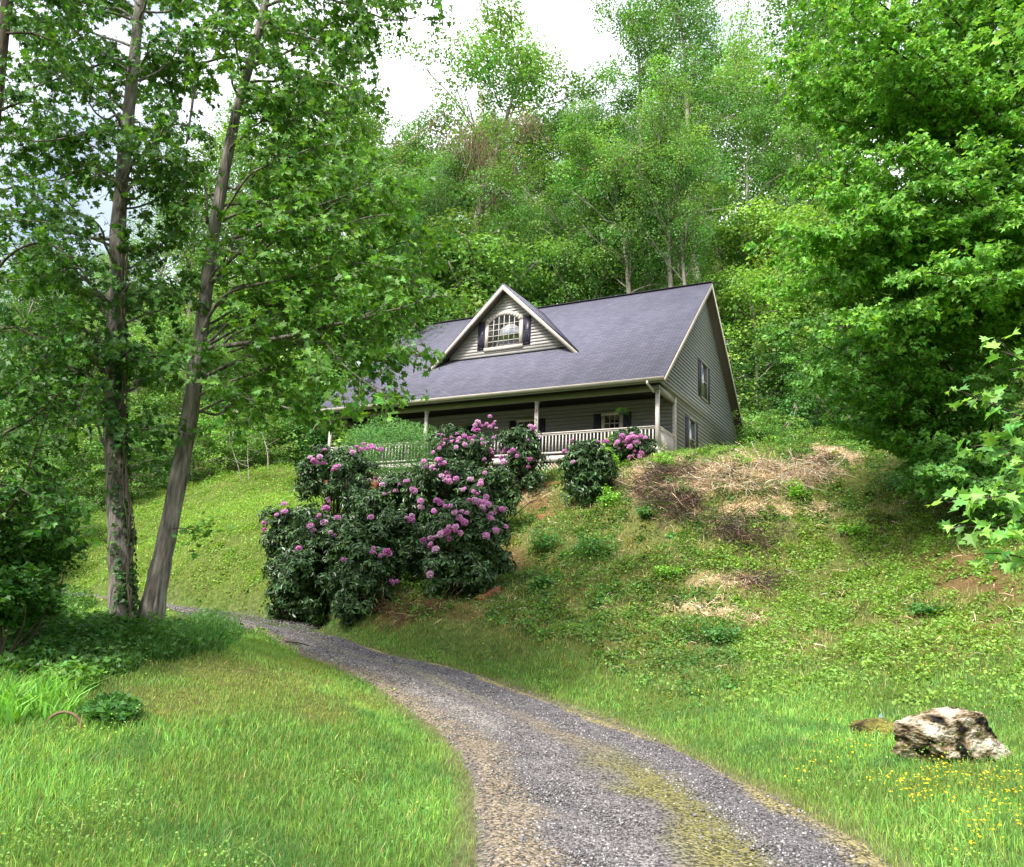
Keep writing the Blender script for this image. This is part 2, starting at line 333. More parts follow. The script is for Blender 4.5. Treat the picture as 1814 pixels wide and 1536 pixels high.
# driveway
us = np.linspace(-1.1, 1.1, 61); kk = np.arange(260)
P = CEN[:, None] + (DRs - DLs)[:, None] / 2 * us[None, :, None]
P[..., 2] = T(P[..., 0], P[..., 1]) + .07 - .10 * np.clip((np.abs(us)[None] - .93) / .17, 0, 1) + (.018 * np.exp(-(us / .28) ** 2))[None] + (vnoise(P[..., 0], P[..., 1], .35) - .5) * .018
# colours: two dark gravel tracks, pale dirt on the left side, mossy middle strip near the camera
dist = P[..., 1]
u2 = us[None] + (fbm(P[..., 0], P[..., 1], .9, 3) - .5) * .5
near = np.clip((13.5 - dist) / 4, 0, 1)
dark = np.array([.118, .109, .116]); pale = np.array([.27, .24, .21]); moss = np.array([.165, .155, .05]); tan = np.array([.20, .165, .12])
cg = np.ones(P.shape) * dark
cg = mixc(cg, pale, np.clip(1 - np.abs(u2 + .45) / .38, 0, 1) * np.clip((dist - 10.5) / 2, 0, 1) * np.clip((20 - dist) / 2, 0, 1) * .8)
cg = mixc(cg, (.22, .20, .20), np.clip(1 - np.abs(u2 + .30) / .30, 0, 1) * near * .6)
cg = mixc(cg, moss, np.clip(1.6 - np.abs(u2 - .22) / .22, 0, 1) * np.clip((11.5 - dist) / 2.5, 0, 1) * .85)
cg = mixc(cg, tan * .9, np.clip(1.5 - np.abs(u2 - .12) / .16, 0, 1) * np.clip((14 - dist) / 2, 0, 1) * np.clip((dist - 9.5) / 2, 0, 1) * .8)
cg = mixc(cg, (.20, .19, .11), np.clip(1.3 - np.abs(u2 - .1) / .16, 0, 1) * np.clip((dist - 13) / 2, 0, 1) * .5)
cg = mixc(cg, tan, np.clip(1.6 - np.abs(u2 + .88) / .2, 0, 1)); cg = mixc(cg, (.23, .20, .10), np.clip((u2 - .88) / .1, 0, 1))
DCOL = cg
mb = MB(); idx = np.arange(P.shape[0] * P.shape[1]).reshape(P.shape[:2])
mb.add(P.reshape(-1, 3), np.stack([idx[:-1, :-1], idx[:-1, 1:], idx[1:, 1:], idx[1:, :-1]], -1).reshape(-1, 4), cg.reshape(-1, 3))
DM = mat('gravel', rough=.95, spec=.15); N, L, b = nodes(DM)
a = N.new('ShaderNodeAttribute'); a.attribute_name = 'col'; t = N.new('ShaderNodeTexCoord')
vo = N.new('ShaderNodeTexVoronoi'); vo.inputs['Scale'].default_value = 42; n = N.new('ShaderNodeTexNoise'); n.inputs['Scale'].default_value = 55; n.inputs['Detail'].default_value = 5
r = N.new('ShaderNodeValToRGB'); r.color_ramp.elements[0].color = (.4, .4, .4, 1); r.color_ramp.elements[1].color = (1.8, 1.75, 1.7, 1); r.color_ramp.elements[0].position = .25; r.color_ramp.elements[1].position = .8
m_ = N.new('ShaderNodeMix'); m_.data_type = 'RGBA'; m_.blend_type = 'MULTIPLY'; m_.inputs['Factor'].default_value = 1
L.new(t.outputs['Object'], vo.inputs['Vector']); L.new(t.outputs['Object'], n.inputs['Vector']); L.new(vo.outputs['Color'], r.inputs['Fac'])
L.new(a.outputs['Color'], m_.inputs[6]); L.new(r.outputs['Color'], m_.inputs[7]); L.new(m_.outputs[2], b.inputs['Base Color'])
bp = N.new('ShaderNodeBump'); bp.inputs['Strength'].default_value = 1; bp.inputs['Distance'].default_value = .02; L.new(vo.outputs['Distance'], bp.inputs['Height']); bp.invert = True; L.new(bp.outputs[0], b.inputs['Normal'])
tag(mb.build('driveway', DM, smooth=True), 'grey gravel drive curving up from the right foreground to the left', None, kind='structure')
def drive_z(x, y, u): return T(x, y) + .07 - .10 * np.clip((np.abs(u) - .93) / .17, 0, 1) + .018 * np.exp(-(u / .28) ** 2)

# ------------------------------------------------------------------ scatter of small shapes
def half(pts):
    p = np.array(pts, float); up = np.stack([p[:, 0], p[:, 1], np.abs(p[:, 1]) * .35], -1); dn = up * [1, -1, 1]
    return np.concatenate([up, dn]), np.array([list(range(len(p))), [len(p) + i for i in range(len(p))][::-1]])
MAPLE = half([(0, 0), (.55, 0), (1, 0), (.62, .16), (.70, .40), (.40, .30), (.22, .62), (.10, .28), (-.14, .34)])
LOBED = half([(0, 0), (1, 0), (.55, .22), (.50, .52), (.0, .42)])
KITE = half([(0, 0), (1, 0), (.45, .42)])
LONG = half([(0, 0), (1, 0), (.62, .17), (.25, .15)])
def shapes(mb, tmpl, pos, nrm, tan, size, col, curl=None):
    V, Fs = tmpl; n = len(pos)
    nrm = nrm / (np.linalg.norm(nrm, axis=1)[:, None] + 1e-9); tan = tan - (tan * nrm).sum(1)[:, None] * nrm
    tan = tan / (np.linalg.norm(tan, axis=1)[:, None] + 1e-9); bi = np.cross(nrm, tan)
    size = np.broadcast_to(size, (n,))[:, None, None]
    zz = V[:, 2][None] - (0 if curl is None else curl[:, None] * V[:, 0][None] ** 2)
    W = pos[:, None] + size * (V[:, 0][None, :, None] * tan[:, None] + V[:, 1][None, :, None] * bi[:, None] + zz[..., None] * nrm[:, None])
    Fa = (Fs[None] + (np.arange(n) * len(V))[:, None, None]).reshape(-1, Fs.shape[1])
    mb.add(W.reshape(-1, 3), Fa, np.repeat(col, len(V), 0))
def rnd(n, s=1.0): return rng.normal(0, s, (n, 3))
def leafcol(n, base, v=.25, yel=.15):
    base = np.array(base); k = np.exp(rng.normal(0, v, n))[:, None]; c = base * k
    y = np.clip(rng.normal(0, yel, n), -.3, .6)[:, None]; c = c * (1 + y * np.array([1.2, .4, -.3])); return np.clip(c, .003, .9)
def blades(mb, pos, h, wd, col, lean=.35, tipc=1.25):
    n = len(pos); an = rng.uniform(0, 2 * np.pi, n); s = np.stack([np.cos(an), np.sin(an), np.zeros(n)], -1)
    la = rng.uniform(0, 2 * np.pi, n); lm = np.abs(rng.normal(0, lean, n)); l = np.stack([np.cos(la) * lm, np.sin(la) * lm, np.ones(n)], -1)
    h = h[:, None]; wd = wd[:, None]
    A = pos - s * wd / 2; B = pos + s * wd / 2; m = pos + l * h * .5 * np.array([.6, .6, 1.1]); Cc = m - s * wd * .4; D = m + s * wd * .4; E = pos + l * h
    V = np.stack([A, B, D, Cc, E], 1).reshape(-1, 3); o = (np.arange(n) * 5)[:, None]
    c = np.stack([col * .8, col * .8, col, col, col * tipc], 1).reshape(-1, 3)
    n0 = mb.n; mb.add(V, o + np.array([[0, 1, 2, 3]]), c); mb.f.append(o + np.array([[3, 2, 4]]) + n0)

def polar(n, r0, r1, p, a0=-43, a1=43):
    q = rng.random(n); e = p + 1; r = (r0 ** e + q * (r1 ** e - r0 ** e)) ** (1 / e); a = np.radians(rng.uniform(a0, a1, n)); return r * np.sin(a), r * np.cos(a), r

# lawn and rough grass -------------------------------------------------
x, y, r = polar(760000, 3.6, 44, -.35)
z = T(x, y); g = regions(x, y, z)
k = (np.abs(g['u']) > 1.0 + rng.normal(0, .03, len(x))) & ~((g['a'] > -.2) & (g['a'] < 16.4) & (g['b'] > -.1) & (g['b'] < 13.6))
thin = 1 - .85 * np.clip(g['brush'] * 1.2, 0, 1) - .55 * g['bare'] - .5 * g['straw'] - .75 * g['wood'] - .45 * g['bank'] - .3 * g['bank'] * np.clip((fbm(x, y, .8) - .5) * 6, 0, 1)
thin *= np.where((g['u'] > 0), np.clip((np.abs(g['u']) - .95) / .12, .15, 1), np.clip((np.abs(g['u']) - .92) / .4, .1, 1))
k &= rng.random(len(x)) < thin
x, y, z, r = x[k], y[k], z[k], r[k]; g = {q: v[k] for q, v in g.items()}
n = len(x); ones = np.ones(n)
c = leafcol(n, (.19, .37, .085), .32, .25)
patch = fbm(x, y, 1.6, 3)[:, None]
c = c * (0.55 + .9 * patch)
c = mixc(c, leafcol(n, (.09, .23, .07), .3), np.clip((fbm(x - 60, y + 30, .55, 2) - .6) * 8, 0, 1) * .7)
yellow = np.clip((fbm(x + 9, y + 5, 1.2, 3) - .5) * 4, 0, 1)
c = mixc(c, (.22, .30, .06), yellow * .35)
c = mixc(c, leafcol(n, (.28, .30, .07), .3), g['short'] * .6 * (rng.random(n) < .75))
c = mixc(c, leafcol(n, (.20, .25, .07), .4, .3), g['bank'] * .9)
dry = (rng.random(n) < 
.04 + .12 * g['bank'] + .4 * g['bank'] * np.clip((fbm(x, y, 1.3) - .42) * 6, 0, 1) + .8 * g['straw'] + .4 * g['bare']); c = np.where(dry[:, None], leafcol(n, (.50, .40, .20), .3), c)
left = np.clip((22 - np.abs(g['px'] - 280) / 16) / 8, 0, 1) * (r > 24) * (g['py'] < 1060); c = mixc(c, leafcol(n, (.30, .46, .08), .25), left * .7)
crest = (g['py'] < 815) * (g['px'] > 1000); c = mixc(c, leafcol(n, (.22, .44, .06), .2), crest * .8)
edge = np.clip(1.25 - np.abs(g['u']), 0, .3) / .3; c = mixc(c, leafcol(n, (.30, .25, .11), .3), edge * .6)
h = (.045 + .055 * rng.random(n)) * (1 - .45 * g['short']) * (1 - .5 * edge) * (.7 + .7 * patch[:, 0]) * np.where(r > 14, 1.25, 1); h *= 1 + 1.0 * (rng.random(n) < .02)
wd = .0028 * np.maximum(r, 5) ** .85 * rng.uniform(.6, 1.2, n) * .42
mb = MB(); blades(mb, np.stack([x, y, z - .004], -1), h, wd, c, .55)
tag(mb.build('grass', BLADE), 'mown and rough green grass covering lawn and bank', 'grass', kind='stuff')

# broad-leaved weeds ---------------------------------------------------
x, y, r = polar(560000, 4.2, 42, .2)
z = T(x, y); g = regions(x, y, z)
cl = fbm(x + 3, y + 8, .7, 3); cl2 = fbm(x - 30, y + 8, 2.5, 2)
lefthill = (g['px'] < 560) & (g['u'] > 1.2)
pr = np.clip((cl - .36) * 6, 0, 1) * (.3 + .7 * g['bank']) * (g['u'] > 1.35) * (1 - g['straw'] * .8) * (1 - g['brush'] * .75) * (1 - g['bare'] * .6) * (1 - g['wood'])
lawn = (g['u'] < -1.1) | ((g['u'] > 1.1) & (g['u'] < 2.2)); pr = np.where(lawn, np.clip((fbm(x + 77, y, .45, 2) - .58) * 6, 0, 1) * .7 * (1 - g['short']), pr)
pr = np.where((g['u'] > 1.35) & (g['u'] < 2.4), pr * np.clip((g['u'] - 1.3), .15, 1), pr)
pr *= np.clip(1.2 - (g['py'] < 815) * (g['px'] > 1000), .2, 1)
k = (rng.random(len(x)) < pr) & ~((g['a'] > -.3) & (g['a'] < 16.5) & (g['b'] > -.2) & (g['b'] < 13.8))
x, y, z, r, cl, cl2 = x[k], y[k], z[k], r[k], cl[k], cl2[k]; g = {q: v[k] for q, v in g.items()}; n = len(x)
c = leafcol(n, (.15, .28, .055), .35, .25); c = mixc(c, leafcol(n, (.07, .17, .05), .3), np.clip((cl2 - .5) * 5, 0, 1) * .7); c = mixc(c, leafcol(n, (.29, .47, .08), .25), ((g['px'] < 560) | ((g['px'] > 1300) & (g['py'] > 930))) * .55)
mb = MB(); hgt = np.clip((cl - .36), 0, .3) * 1.0 * rng.random(n) ** .7 + .015
shapes(mb, KITE, np.stack([x, y, z + hgt], -1), rnd(n, .5) + [0, 0, 1], rnd(n) * [1, 1, .2], rng.uniform(.035, .08, n) * np.where(r < 13, .42, 1) * (.7 + .016 * r), c)
nc = 5600; cx, cy, cr_ = polar(nc, 13, 42, .5); cz = T(cx, cy); g = regions(cx, cy, cz)
k = (rng.random(nc) < (.15 + .85 * g['bank']) * (1 - g['straw'] * .8) * (1 - g['bare'] * .6) * (1 - g['wood'])) & (g['u'] > 1.9) & ~((g['a'] > -.4) & (g['a'] < 16.6) & (g['b'] > -.3) & (g['b'] < 13.9)); cx, cy = cx[k], cy[k]; nc = len(cx)
rad = rng.uniform(.12, .42, nc); hh_ = rad * rng.uniform(.35, .8, nc); kk_ = rng.integers(0, nc, nc * 75); n = len(kk_); v = rnd(n); v /= np.linalg.norm(v, axis=1)[:, None]; v[:, 2] = np.abs(v[:, 2]); q = (rng.random(n) ** .4)[:, None]
X_ = cx[kk_] + v[:, 0] * q[:, 0] * rad[kk_]; Y_ = cy[kk_] + v[:, 1] * q[:, 0] * rad[kk_]; tn = np.exp(np.clip(rng.normal(0, .3, nc), -.7, .45)); gx2 = regions(cx, cy, T(cx, cy))
bs = np.array([.125, .225, .05])[None] * tn[:, None] * np.stack([1 + rng.normal(0, .22, nc), np.ones(nc), np.ones(nc)], -1); bs = mixc(bs, (.30, .47, .08), ((gx2['px'] < 560) | ((gx2['px'] > 1300) & (gx2['py'] > 930))) * .5)
shapes(mb, LOBED, np.stack([X_, Y_, T(X_, Y_) + v[:, 2] * q[:, 0] * hh_[kk_]], -1), rnd(n, .5) + v + [0, 0, .8], rnd(n) + v * .5, rng.uniform(.035, .08, n), bs[kk_] * np.exp(rng.normal(0, .25, n))[:, None])
tag(mb.build('weeds', LEAF), 'low leafy weeds spreading over the bank below the house', 'weeds', kind='stuff')

# straw and dead stems on the bank
mb = MB()
x, y, r = polar(90000, 15, 30, .6, -5, 40); z = T(x, y); g = regions(x, y, z)
k = rng.random(len(x)) < np.clip(g['straw'] * 1.2, 0, 1) * (.35 + .65 * (1 - g['brush'])) + g['bank'] * (.02 + .10 * np.clip((fbm(x + 20, y, .9, 2) - .55) * 6, 0, 1)); x, y, z = x[k], y[k], z[k]; n = len(x)
c = leafcol(n, (.72, .52, .36), .3, .1)
hh = rng.random(n) ** 2 * .16
d = rnd(n) * [1, 1, .35] + [-.3, -.6, -.25]; d /= np.linalg.norm(d, axis=1)[:, None]
shapes(mb, (np.array([[0, -.02, 0], [.5, -.022, .10], [1, 0, 0], [.5, .022, .10], [0, .02, 0]]), np.array([[0, 1, 2, 3, 4]])), np.stack([x, y, z + hh], -1), rnd(n, .4) + [0, -.2, 1], d, rng.uniform(.10, .34, n), c)
tag(mb.build('straw', DRY), 'tan dead grass matted along the top of the bank', 'straw', kind='stuff')

# gravel stones
x, y, r = polar(300000, 3.8, 26, -.45, -30, 32); u, k_ = drive_uv(x, y)
dens = np.clip(1 - np.abs(np.abs(u + (fbm(x, y, .9, 3) - .5) * .3) - .5) / .5, 0, 1); dens = np.maximum(dens * 1.4, .15)
dens *= 1 - .75 * np.clip(1.5 - np.abs(u - .22) / .22, 0, 1) * (y < 11.5)
k = (np.abs(u) < 1.04) & (rng.random(len(x)) < dens); x, y, r, u = x[k], y[k], r[k], u[k]; n = len(x)
s = (.004 + .010 * rng.random(n) ** 2) * (1 + .03 * r) * np.where(rng.random(n) < .015, 1.7, 1)
g0 = np.where(rng.random(n) < .16, rng.uniform(.28, .5, n), rng.uniform(.08, .24, n))[:, None] * np.array([1.0, .955, .965])
OCT = (np.array([[1, 0, 0], [0, 1, 0], [-1, 0, 0], [0, -1, 0], [.1, .1, .7], [0, 0, -.6]]), np.array([[0, 1, 4], [1, 2, 4], [2, 3, 4], [3, 0, 4], [1, 0, 5], [2, 1, 5], [3, 2, 5], [0, 3, 5]]))
mb = MB(); shapes(mb, OCT, np.stack([x, y, drive_z(x, y, u) + s * .25], -1), rnd(n, .5) + [0, 0, 1], rnd(n), s, g0)
tag(mb.build('gravel_stones', DRY), 'loose grey gravel scattered over the drive', 'gravel', kind='stuff')

# buttercups
x, y, r = polar(30000, 5, 15, .5, 10, 42); z = T(x, y); px, py = project(np.stack([x, y, z], -1)); u, _ = drive_uv(x, y)
pr = blobs(px, py, [(1620,1400,260,110),(1760,1450,220,110),(1500,1330,160,60),(1250,1240,120,16),(1700,1400,80,40),(1680,1180,160,60)]) * np.clip((fbm(x, y, .5, 3) - .44) * 7, 0, 1)
k = (rng.random(len(x)) < pr * np.where(r < 10, .34, .12)) & (np.abs(u) > 1.12); x, y, z = x[k], y[k], z[k]; n = len(x)
PENT = (np.array([[math.cos(i * 2 * math.pi / 5), math.sin(i * 2 * math.pi / 5), .35] for i in range(5)] + [[0, 0, 0]]), np.array([[i, (i + 1) % 5, 5] for i in range(5)]))
mb = MB(); hh = rng.uniform(.06, .15, n)
shapes(mb, PENT, np.stack([x, y, z + hh], -1), rnd(n, .35) + [0, -.1, 1], rnd(n), rng.uniform(.008, .014, n), leafcol(n, (.85, .62, .03), .1, .05))
tag(mb.build('buttercups', PETAL), 'tiny yellow buttercups dotting the grass around the pale rock', 'wildflowers', kind='stuff')

# ================================================================== HOUSE (local: x to the right along the front, y back, z up; porch corner post at 0,0,0)
GRADE = -.75
def wallmat(name, c, r=.55):
    return noisy(mat(name, c, r, .3), tuple(v * .88 for v in c), tuple(min(1, v * 1.08) for v in c), 2.5, 7, 0, (1, 1, 3), .3, .7, .001, 30)
SIDE_F = wallmat('siding_shade_grey', (.20, .195, .20)); TRIM = wallmat('cream_trim', (.50, .44, .39)); SIDE_G = wallmat('gable_siding', (.26, .27, .255))  # front siding darkened below the dormer's same siding: porch shade put into its colour
TRIMD = wallmat('taupe_trim', (.24, .225, .18)); WHITEP = wallmat('cream_paint', (.55, .50, .46)); SHUT = wallmat('shutter_navy', (.045, .04, .065), .4)
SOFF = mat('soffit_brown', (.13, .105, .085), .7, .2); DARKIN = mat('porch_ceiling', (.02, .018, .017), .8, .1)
GLASS = mat('window_glass', (.012, .016, .018), .03, 1.0); GLASS.node_tree.nodes['Principled BSDF'].inputs['IOR'].default_value = 2.2
DECK = noisy(mat('deck_board', rough=.8, spec=.2), (.17, .14, .12), (.30, .26, .23), 4, 5, .3, (1, 6, 1))
BRICK = noisy(mat('brick_red', rough=.9, spec=.1), (.22, .07, .04), (.34, .13, .08), 8)
# shingles
SH = mat('shingles', rough=.85, spec=.2); N, L, b = nodes(SH)
t = N.new('ShaderNodeTexCoord'); br = N.new('ShaderNodeTexBrick'); br.inputs['Scale'].default_value = 1.0
br.inputs['Brick Width'].default_value = .33; br.inputs['Row Height'].default_value = .125; br.inputs['Mortar Size'].default_value = .013; br.inputs['Mortar Smooth'].default_value = .2
br.inputs['Color1'].default_value = (.118, .116, .155, 1); br.inputs['Color2'].default_value = (.155, .152, .20, 1); br.inputs['Mortar'].default_value = (.075, .073, .10, 1)
mp = N.new('ShaderNodeMapping'); mp.inputs['Rotation'].default_value = (R(-41.5), 0, 0)
L.new(t.outputs['Object'], mp.inputs['Vector']); L.new(mp.outputs[0], br.inputs['Vector'])
n = N.new('ShaderNodeTexNoise'); n.inputs['Scale'].default_value = .8; n.inputs['Detail'].default_value = 8; n.inputs['Roughness'].default_value = .7
mp2 = N.new('ShaderNodeMapping'); mp2.inputs['Scale'].default_value = (2.2, .5, .5); L.new(t.outputs['Object'], mp2.inputs['Vector']); L.new(mp2.outputs[0], n.inputs['Vector'])
r = N.new('ShaderNodeValToRGB'); r.color_ramp.elements[0].color = (.88, .88, .90, 1); r.color_ramp.elements[1].color = (1.14, 1.13, 1.12, 1); r.color_ramp.elements[0].position = .3; r.color_ramp.elements[1].position = .72
m_ = N.new('ShaderNodeMix'); m_.data_type = 'RGBA'; m_.blend_type = 'MULTIPLY'; m_.inputs['Factor'].default_value = 1
L.new(n.outputs['Fac'], r.inputs['Fac']); L.new(br.outputs['Color'], m_.inputs[6]); L.new(r.outputs['Color'], m_.inputs[7])
n3 = N.new('ShaderNodeTexNoise'); n3.inputs['Scale'].default_value = 60; L.new(t.outputs['Object'], n3.inputs['Vector'])
m3 = N.new('ShaderNodeMix'); m3.data_type = 'RGBA'; m3.blend_type = 'OVERLAY'; m3.inputs['Factor'].default_value = .35; L.new(m_.outputs[2], m3.inputs[6]); L.new(n3.outputs['Fac'], m3.inputs[7])
L.new(m3.outputs[2], b.inputs['Base Color'])
bp = N.new('ShaderNodeBump'); bp.inputs['Strength'].default_value = .7; bp.inputs['Distance'].default_value = .035; L.new(br.outputs['Fac'], bp.inputs['Height']); bp.invert = True; L.new(bp.outputs[0], b.inputs['Normal'])

house = empty('house', PH, 'grey lap-sided house with steep shingle roof and front porch above the bank', 'house', rotz=-YAW)
HL, D1, OF, OS, HE, DR_, HR = 16.14, 2.03, .64, .486, 2.72, 6.73, 9.25
SM = (HR - HE) / (DR_ + OF); DB = 2 * DR_
BEAMB, BEAMT = 2.35, 2.56
XR, XL = .09, -HL - .09       # planes of the two gable walls
RT = .20
def roofz(b): return HE + SM * (b + OF) if b <= DR_ else HR - SM * (b - DR_)
def siding(width, z0, z1, plane, step=.163, holes=()):
    """lap siding; width(z)->[(s0,s1),...]; plane(s, off, z)->xyz"""
    mb = MB(); z = z0
    while z < z1 - .01:
        zt = min(z + step, z1); wa = width(z + .002); wb = width(zt - .002)
        for (a0, a1), (b0, b1) in zip(wa, wb):
            if a1 - a0 < .02: continue
            b0, b1 = min(b0, b1), max(b0, b1)
            P = [plane(a0, .048, z), plane(a1, .048, z), plane(b1, .004, zt), plane(b0, .004, zt), plane(a0, 0, z), plane(a1, 0, z), plane(b1, -.004, zt), plane(b0, -.004, zt)]
            mb.add(P, [(0, 1, 2, 3), (4, 5, 1, 0), (7, 6, 5, 4), (0, 3, 7, 4), (1, 5, 6, 2)])
        z = zt
    return mb
# gable walls (right one is seen), siding boards plus a solid core
def gable_width(z):
    if z > HR - .3: return [(DR_, DR_)]
    s = (z + RT + .12 - HE) / SM - OF
    lo = max(s, 0 if z >= BEAMT else D1); hi = min(DB - s, DB)
    return [(lo, hi)] if hi > lo else [(DR_, DR_)]
siding(gable_width, GRADE, HR - .5, lambda s, o, z: (XR + o, s, z)).build('wall', SIDE_G, house)
siding(gable_width, GRADE, HR - .5, lambda s, o, z: (XL - o, s, z)).build('wall', SIDE_G, house)
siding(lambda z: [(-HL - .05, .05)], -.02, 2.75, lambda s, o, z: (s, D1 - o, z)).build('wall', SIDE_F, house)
mb = MB(); mb.box((-HL / 2, DB, 1), (HL + .1, .12, 3.6)); mb.build('wall', SIDE_F, house)
mb = MB(); mb.box((-HL / 2, (D1 + DB) / 2 + .1, GRADE / 2 - .2), (HL, DB - D1 - .25, -GRADE - .1)); mb.build('foundation', noisy(mat('block', rough=.9), (.22, .21, .2), (.34, .32, .3), 3), house)
# corner trims
mb = MB()
for xx in (XR + .005, XL - .005):
    sx = 1 if xx > -1 else -1; mb = MB()
    mb.box((xx + sx * .012, D1 + .03, (GRADE + BEAMT) / 2), (.05, .13, BEAMT - GRADE)); mb.box((xx - sx * .05, D1 - .022, (GRADE + 2.55) / 2), (.12, .04, 2.55 - GRADE))
    mb.build('corner_board', TRIM, house)
    mb = MB(); mb.box((xx + sx * .012, DB - .03, .9), (.05, .13, 3.2)); mb.build('corner_board', TRIM, house)
# roof: two slabs
def slab(b0, b1, name):
    z0, z1 = roofz(b0), roofz(b1); x0, x1 = -HL - OS, OS
    nrm = np.array([0, -(z1 - z0), b1 - b0]); nrm /= np.linalg.norm(nrm)
    if nrm[2] < 0: nrm = -nrm
    mb = MB(); P = [(x0, b0, z0), (x1, b0, z0), (x1, b1, z1), (x0, b1, z1)]
    mb.prism(P, -nrm * .045); return mb.build(name, SH, house)
slab(-OF - .03, DR_, 'roof'); slab(DB + OF, DR_ , 'roof')
mb = MB()   # decking under the shingles, and its soffit
for b0, b1 in ((-OF, DR_), (DB + OF, DR_)):
    z0, z1 = roofz(b0) - .062, roofz(b1) - .062
    mb.prism([(-HL - OS + .03, b0, z0), (OS - .03, b0, z0), (OS - .03, b1, z1), (-HL - OS + .03, b1, z1)], (0, 0, -.12))
mb.build('soffit', SOFF, house)
mb = MB(); mb.bar((-HL - OS, DR_, HR + .012), (OS + .01, DR_, HR + .012), .24, .035); mb.build('ridge_cap', mat('ridge', (.05, .048, .06), .9, .1), house)
for sx, x0 in ((1, OS), (-1, -HL - OS)):
    mb = MB()
    for b0 in (-OF, DB + OF):
        mb.prism([(x0 - .005, b0, roofz(b0) - .055), (x0 - .005, DR_, HR - .055), (x0 - .005, DR_, HR - .29), (x0 - .005, b0, roofz(b0) - .26)], (sx * .035, 0, 0))
    mb.build('rake_board', TRIMD if sx < 0 else TRIM, house)
# drip edge of dark shingle
# fascia, gutter, downspout
mb = MB(); x0, x1 = -HL - OS, OS
prof = [(-OF - .02, HE - .155), (-OF - .11, HE - .15), (-OF - .14, HE - .05), (-OF - .14, HE - .035), (-OF - .125, HE - .035), (-OF - .12, HE - .05), (-OF - .1, HE - .135), (-OF - .02, HE - .14)]
mb.prism([(x0, y, z) for y, z in prof], (x1 - x0 + .02, 0, 0)); mb.build('gutter', TRIM, house, smooth=False)
mb = MB(); mb.box(((x0 + x1) / 2, -OF - .012, HE - .13), (x1 - x0 - .02, .02, .2)); mb.build('fascia', TRIMD, house)
mb = MB(); mb.tube([(-.16, -OF - .07, HE - .14), (-.16, -OF - .07, HE - .25), (-.13, -.25, BEAMB + .02), (-.1, -.12, BEAMB - .08)], .045, 8); mb.build('downspout', WHITEP, house, smooth=True)
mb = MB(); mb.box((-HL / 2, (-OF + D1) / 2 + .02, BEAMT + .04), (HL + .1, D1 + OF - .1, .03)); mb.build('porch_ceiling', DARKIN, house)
# beam front and sides
mb = MB(); mb.box((-HL / 2, 0, (BEAMB + BEAMT) / 2), (HL + .2, .16, BEAMT - BEAMB)); mb.build('porch_beam', TRIMD, house)
for xx in (XR - .06, XL + .06):
    mb = MB(); mb.box((xx, D1 / 2 + .04, (BEAMB + BEAMT) / 2 - .02), (.14, D1 - .09, BEAMT - BEAMB + .04)); mb.build('porch_beam', TRIMD, house)
# posts
PX = [0, -5.14, -10.64, -HL]
pmb = MB(); pmb.box((0, 0, BEAMB / 2), (.135, .135, BEAMB)); pmb.box((0, 0, .09), (.165, .165, .18)); pmb.box((0, 0, BEAMB - .05), (.165, .165, .1))
for s in (-1, 1): pmb.box((s * .035, -.069, BEAMB / 2), (.02, .006, BEAMB - .3))
pme = pmb.mesh('post', WHITEP)
posts = []
for x in PX:
    p = lay(house, 'post', pme); p.location = (x + (.02 if x == 0 else 0), 0, 0); posts.append(p)
# house number on the second post, figures one below the other
NUM = mat('number_black', (.02, .02, .02), .4)
fc = bpy.data.curves.new('digits', 'FONT'); fc.body = '1\n1\n9\n2'; fc.size = .25; fc.space_line = .78; fc.align_x = 'CENTER'; fc.extrude = .006
fo = bpy.data.objects.new('house_number', fc); COL.objects.link(fo)
dg = bpy.context.evaluated_depsgraph_get(); me = bpy.data.meshes.new_from_object(fo.evaluated_get(dg)); bpy.data.objects.remove(fo)
me.materials.clear(); me.materials.append(NUM)
no = lay(posts[1], 'house_number', me); no.rotation_euler = (R(90), 0, 0); no.location = (0, -.076, 1.84)
# deck
mb = MB()
for i in range(15): mb.box((-HL / 2, -.04 + i * .1425, -.02), (HL + .1, .137, .035))
mb.build('porch_deck', DECK, house)
mb = MB(); mb.box((-HL / 2, -.13, -.14), (HL + .24, .04, .24)); mb.box((XR + .03, D1 / 2 - .1, -.14), (.04, D1 + .05, .24)); mb.build('rim_board', WHITEP, house)
mb = MB()
k = 0
for i in range(110):
    x = -.15 - i * .147
    for s in (-1, 1): mb.bar((x, -.10 + s * .004, -.27), (x - s * .55, -.10 + s * .004, -.85), .03, .008, (0, 1, 0))
mb.build('lattice', WHITEP, house)
for x in (-.1, -2.6, -4.25, -7.8, -10.6, -13.3, -16.0):
    mb = MB(); mb.box((x, .05, -.8), (.4, .3, 1.1)); mb.build('pier', BRICK, house)
# railings
bme = (lambda m: (m.box((0, 0, 0), (.04, .04, .72)), m)[1])(MB()).mesh('baluster', WHITEP)
def railing(p, q, n):
    p = np.array(p, float); q = np.array(q, float); mb = MB()
    mb.bar(p + [0, 0, .95], q + [0, 0, .95], .10, .045); mb.bar(p + [0, 0, .89], q + [0, 0, .89], .05, .07); mb.bar(p + [0, 0, .13], q + [0, 0, .13], .05, .07)
    o = mb.build('railing', WHITEP, house)
    for i in range(n):
        c = lay(o, 'baluster', bme); c.location = p + (q - p) * ((i + .5) / n) + [0, 0, .51]
for i in range(3): railing((PX[i] - .08, 0, 0), (PX[i + 1] + .08, 0, 0), 33 if i < 2 else 30)
railing((XR - .05, .08, 0), (XR - .05, D1 - .05, 0), 13)

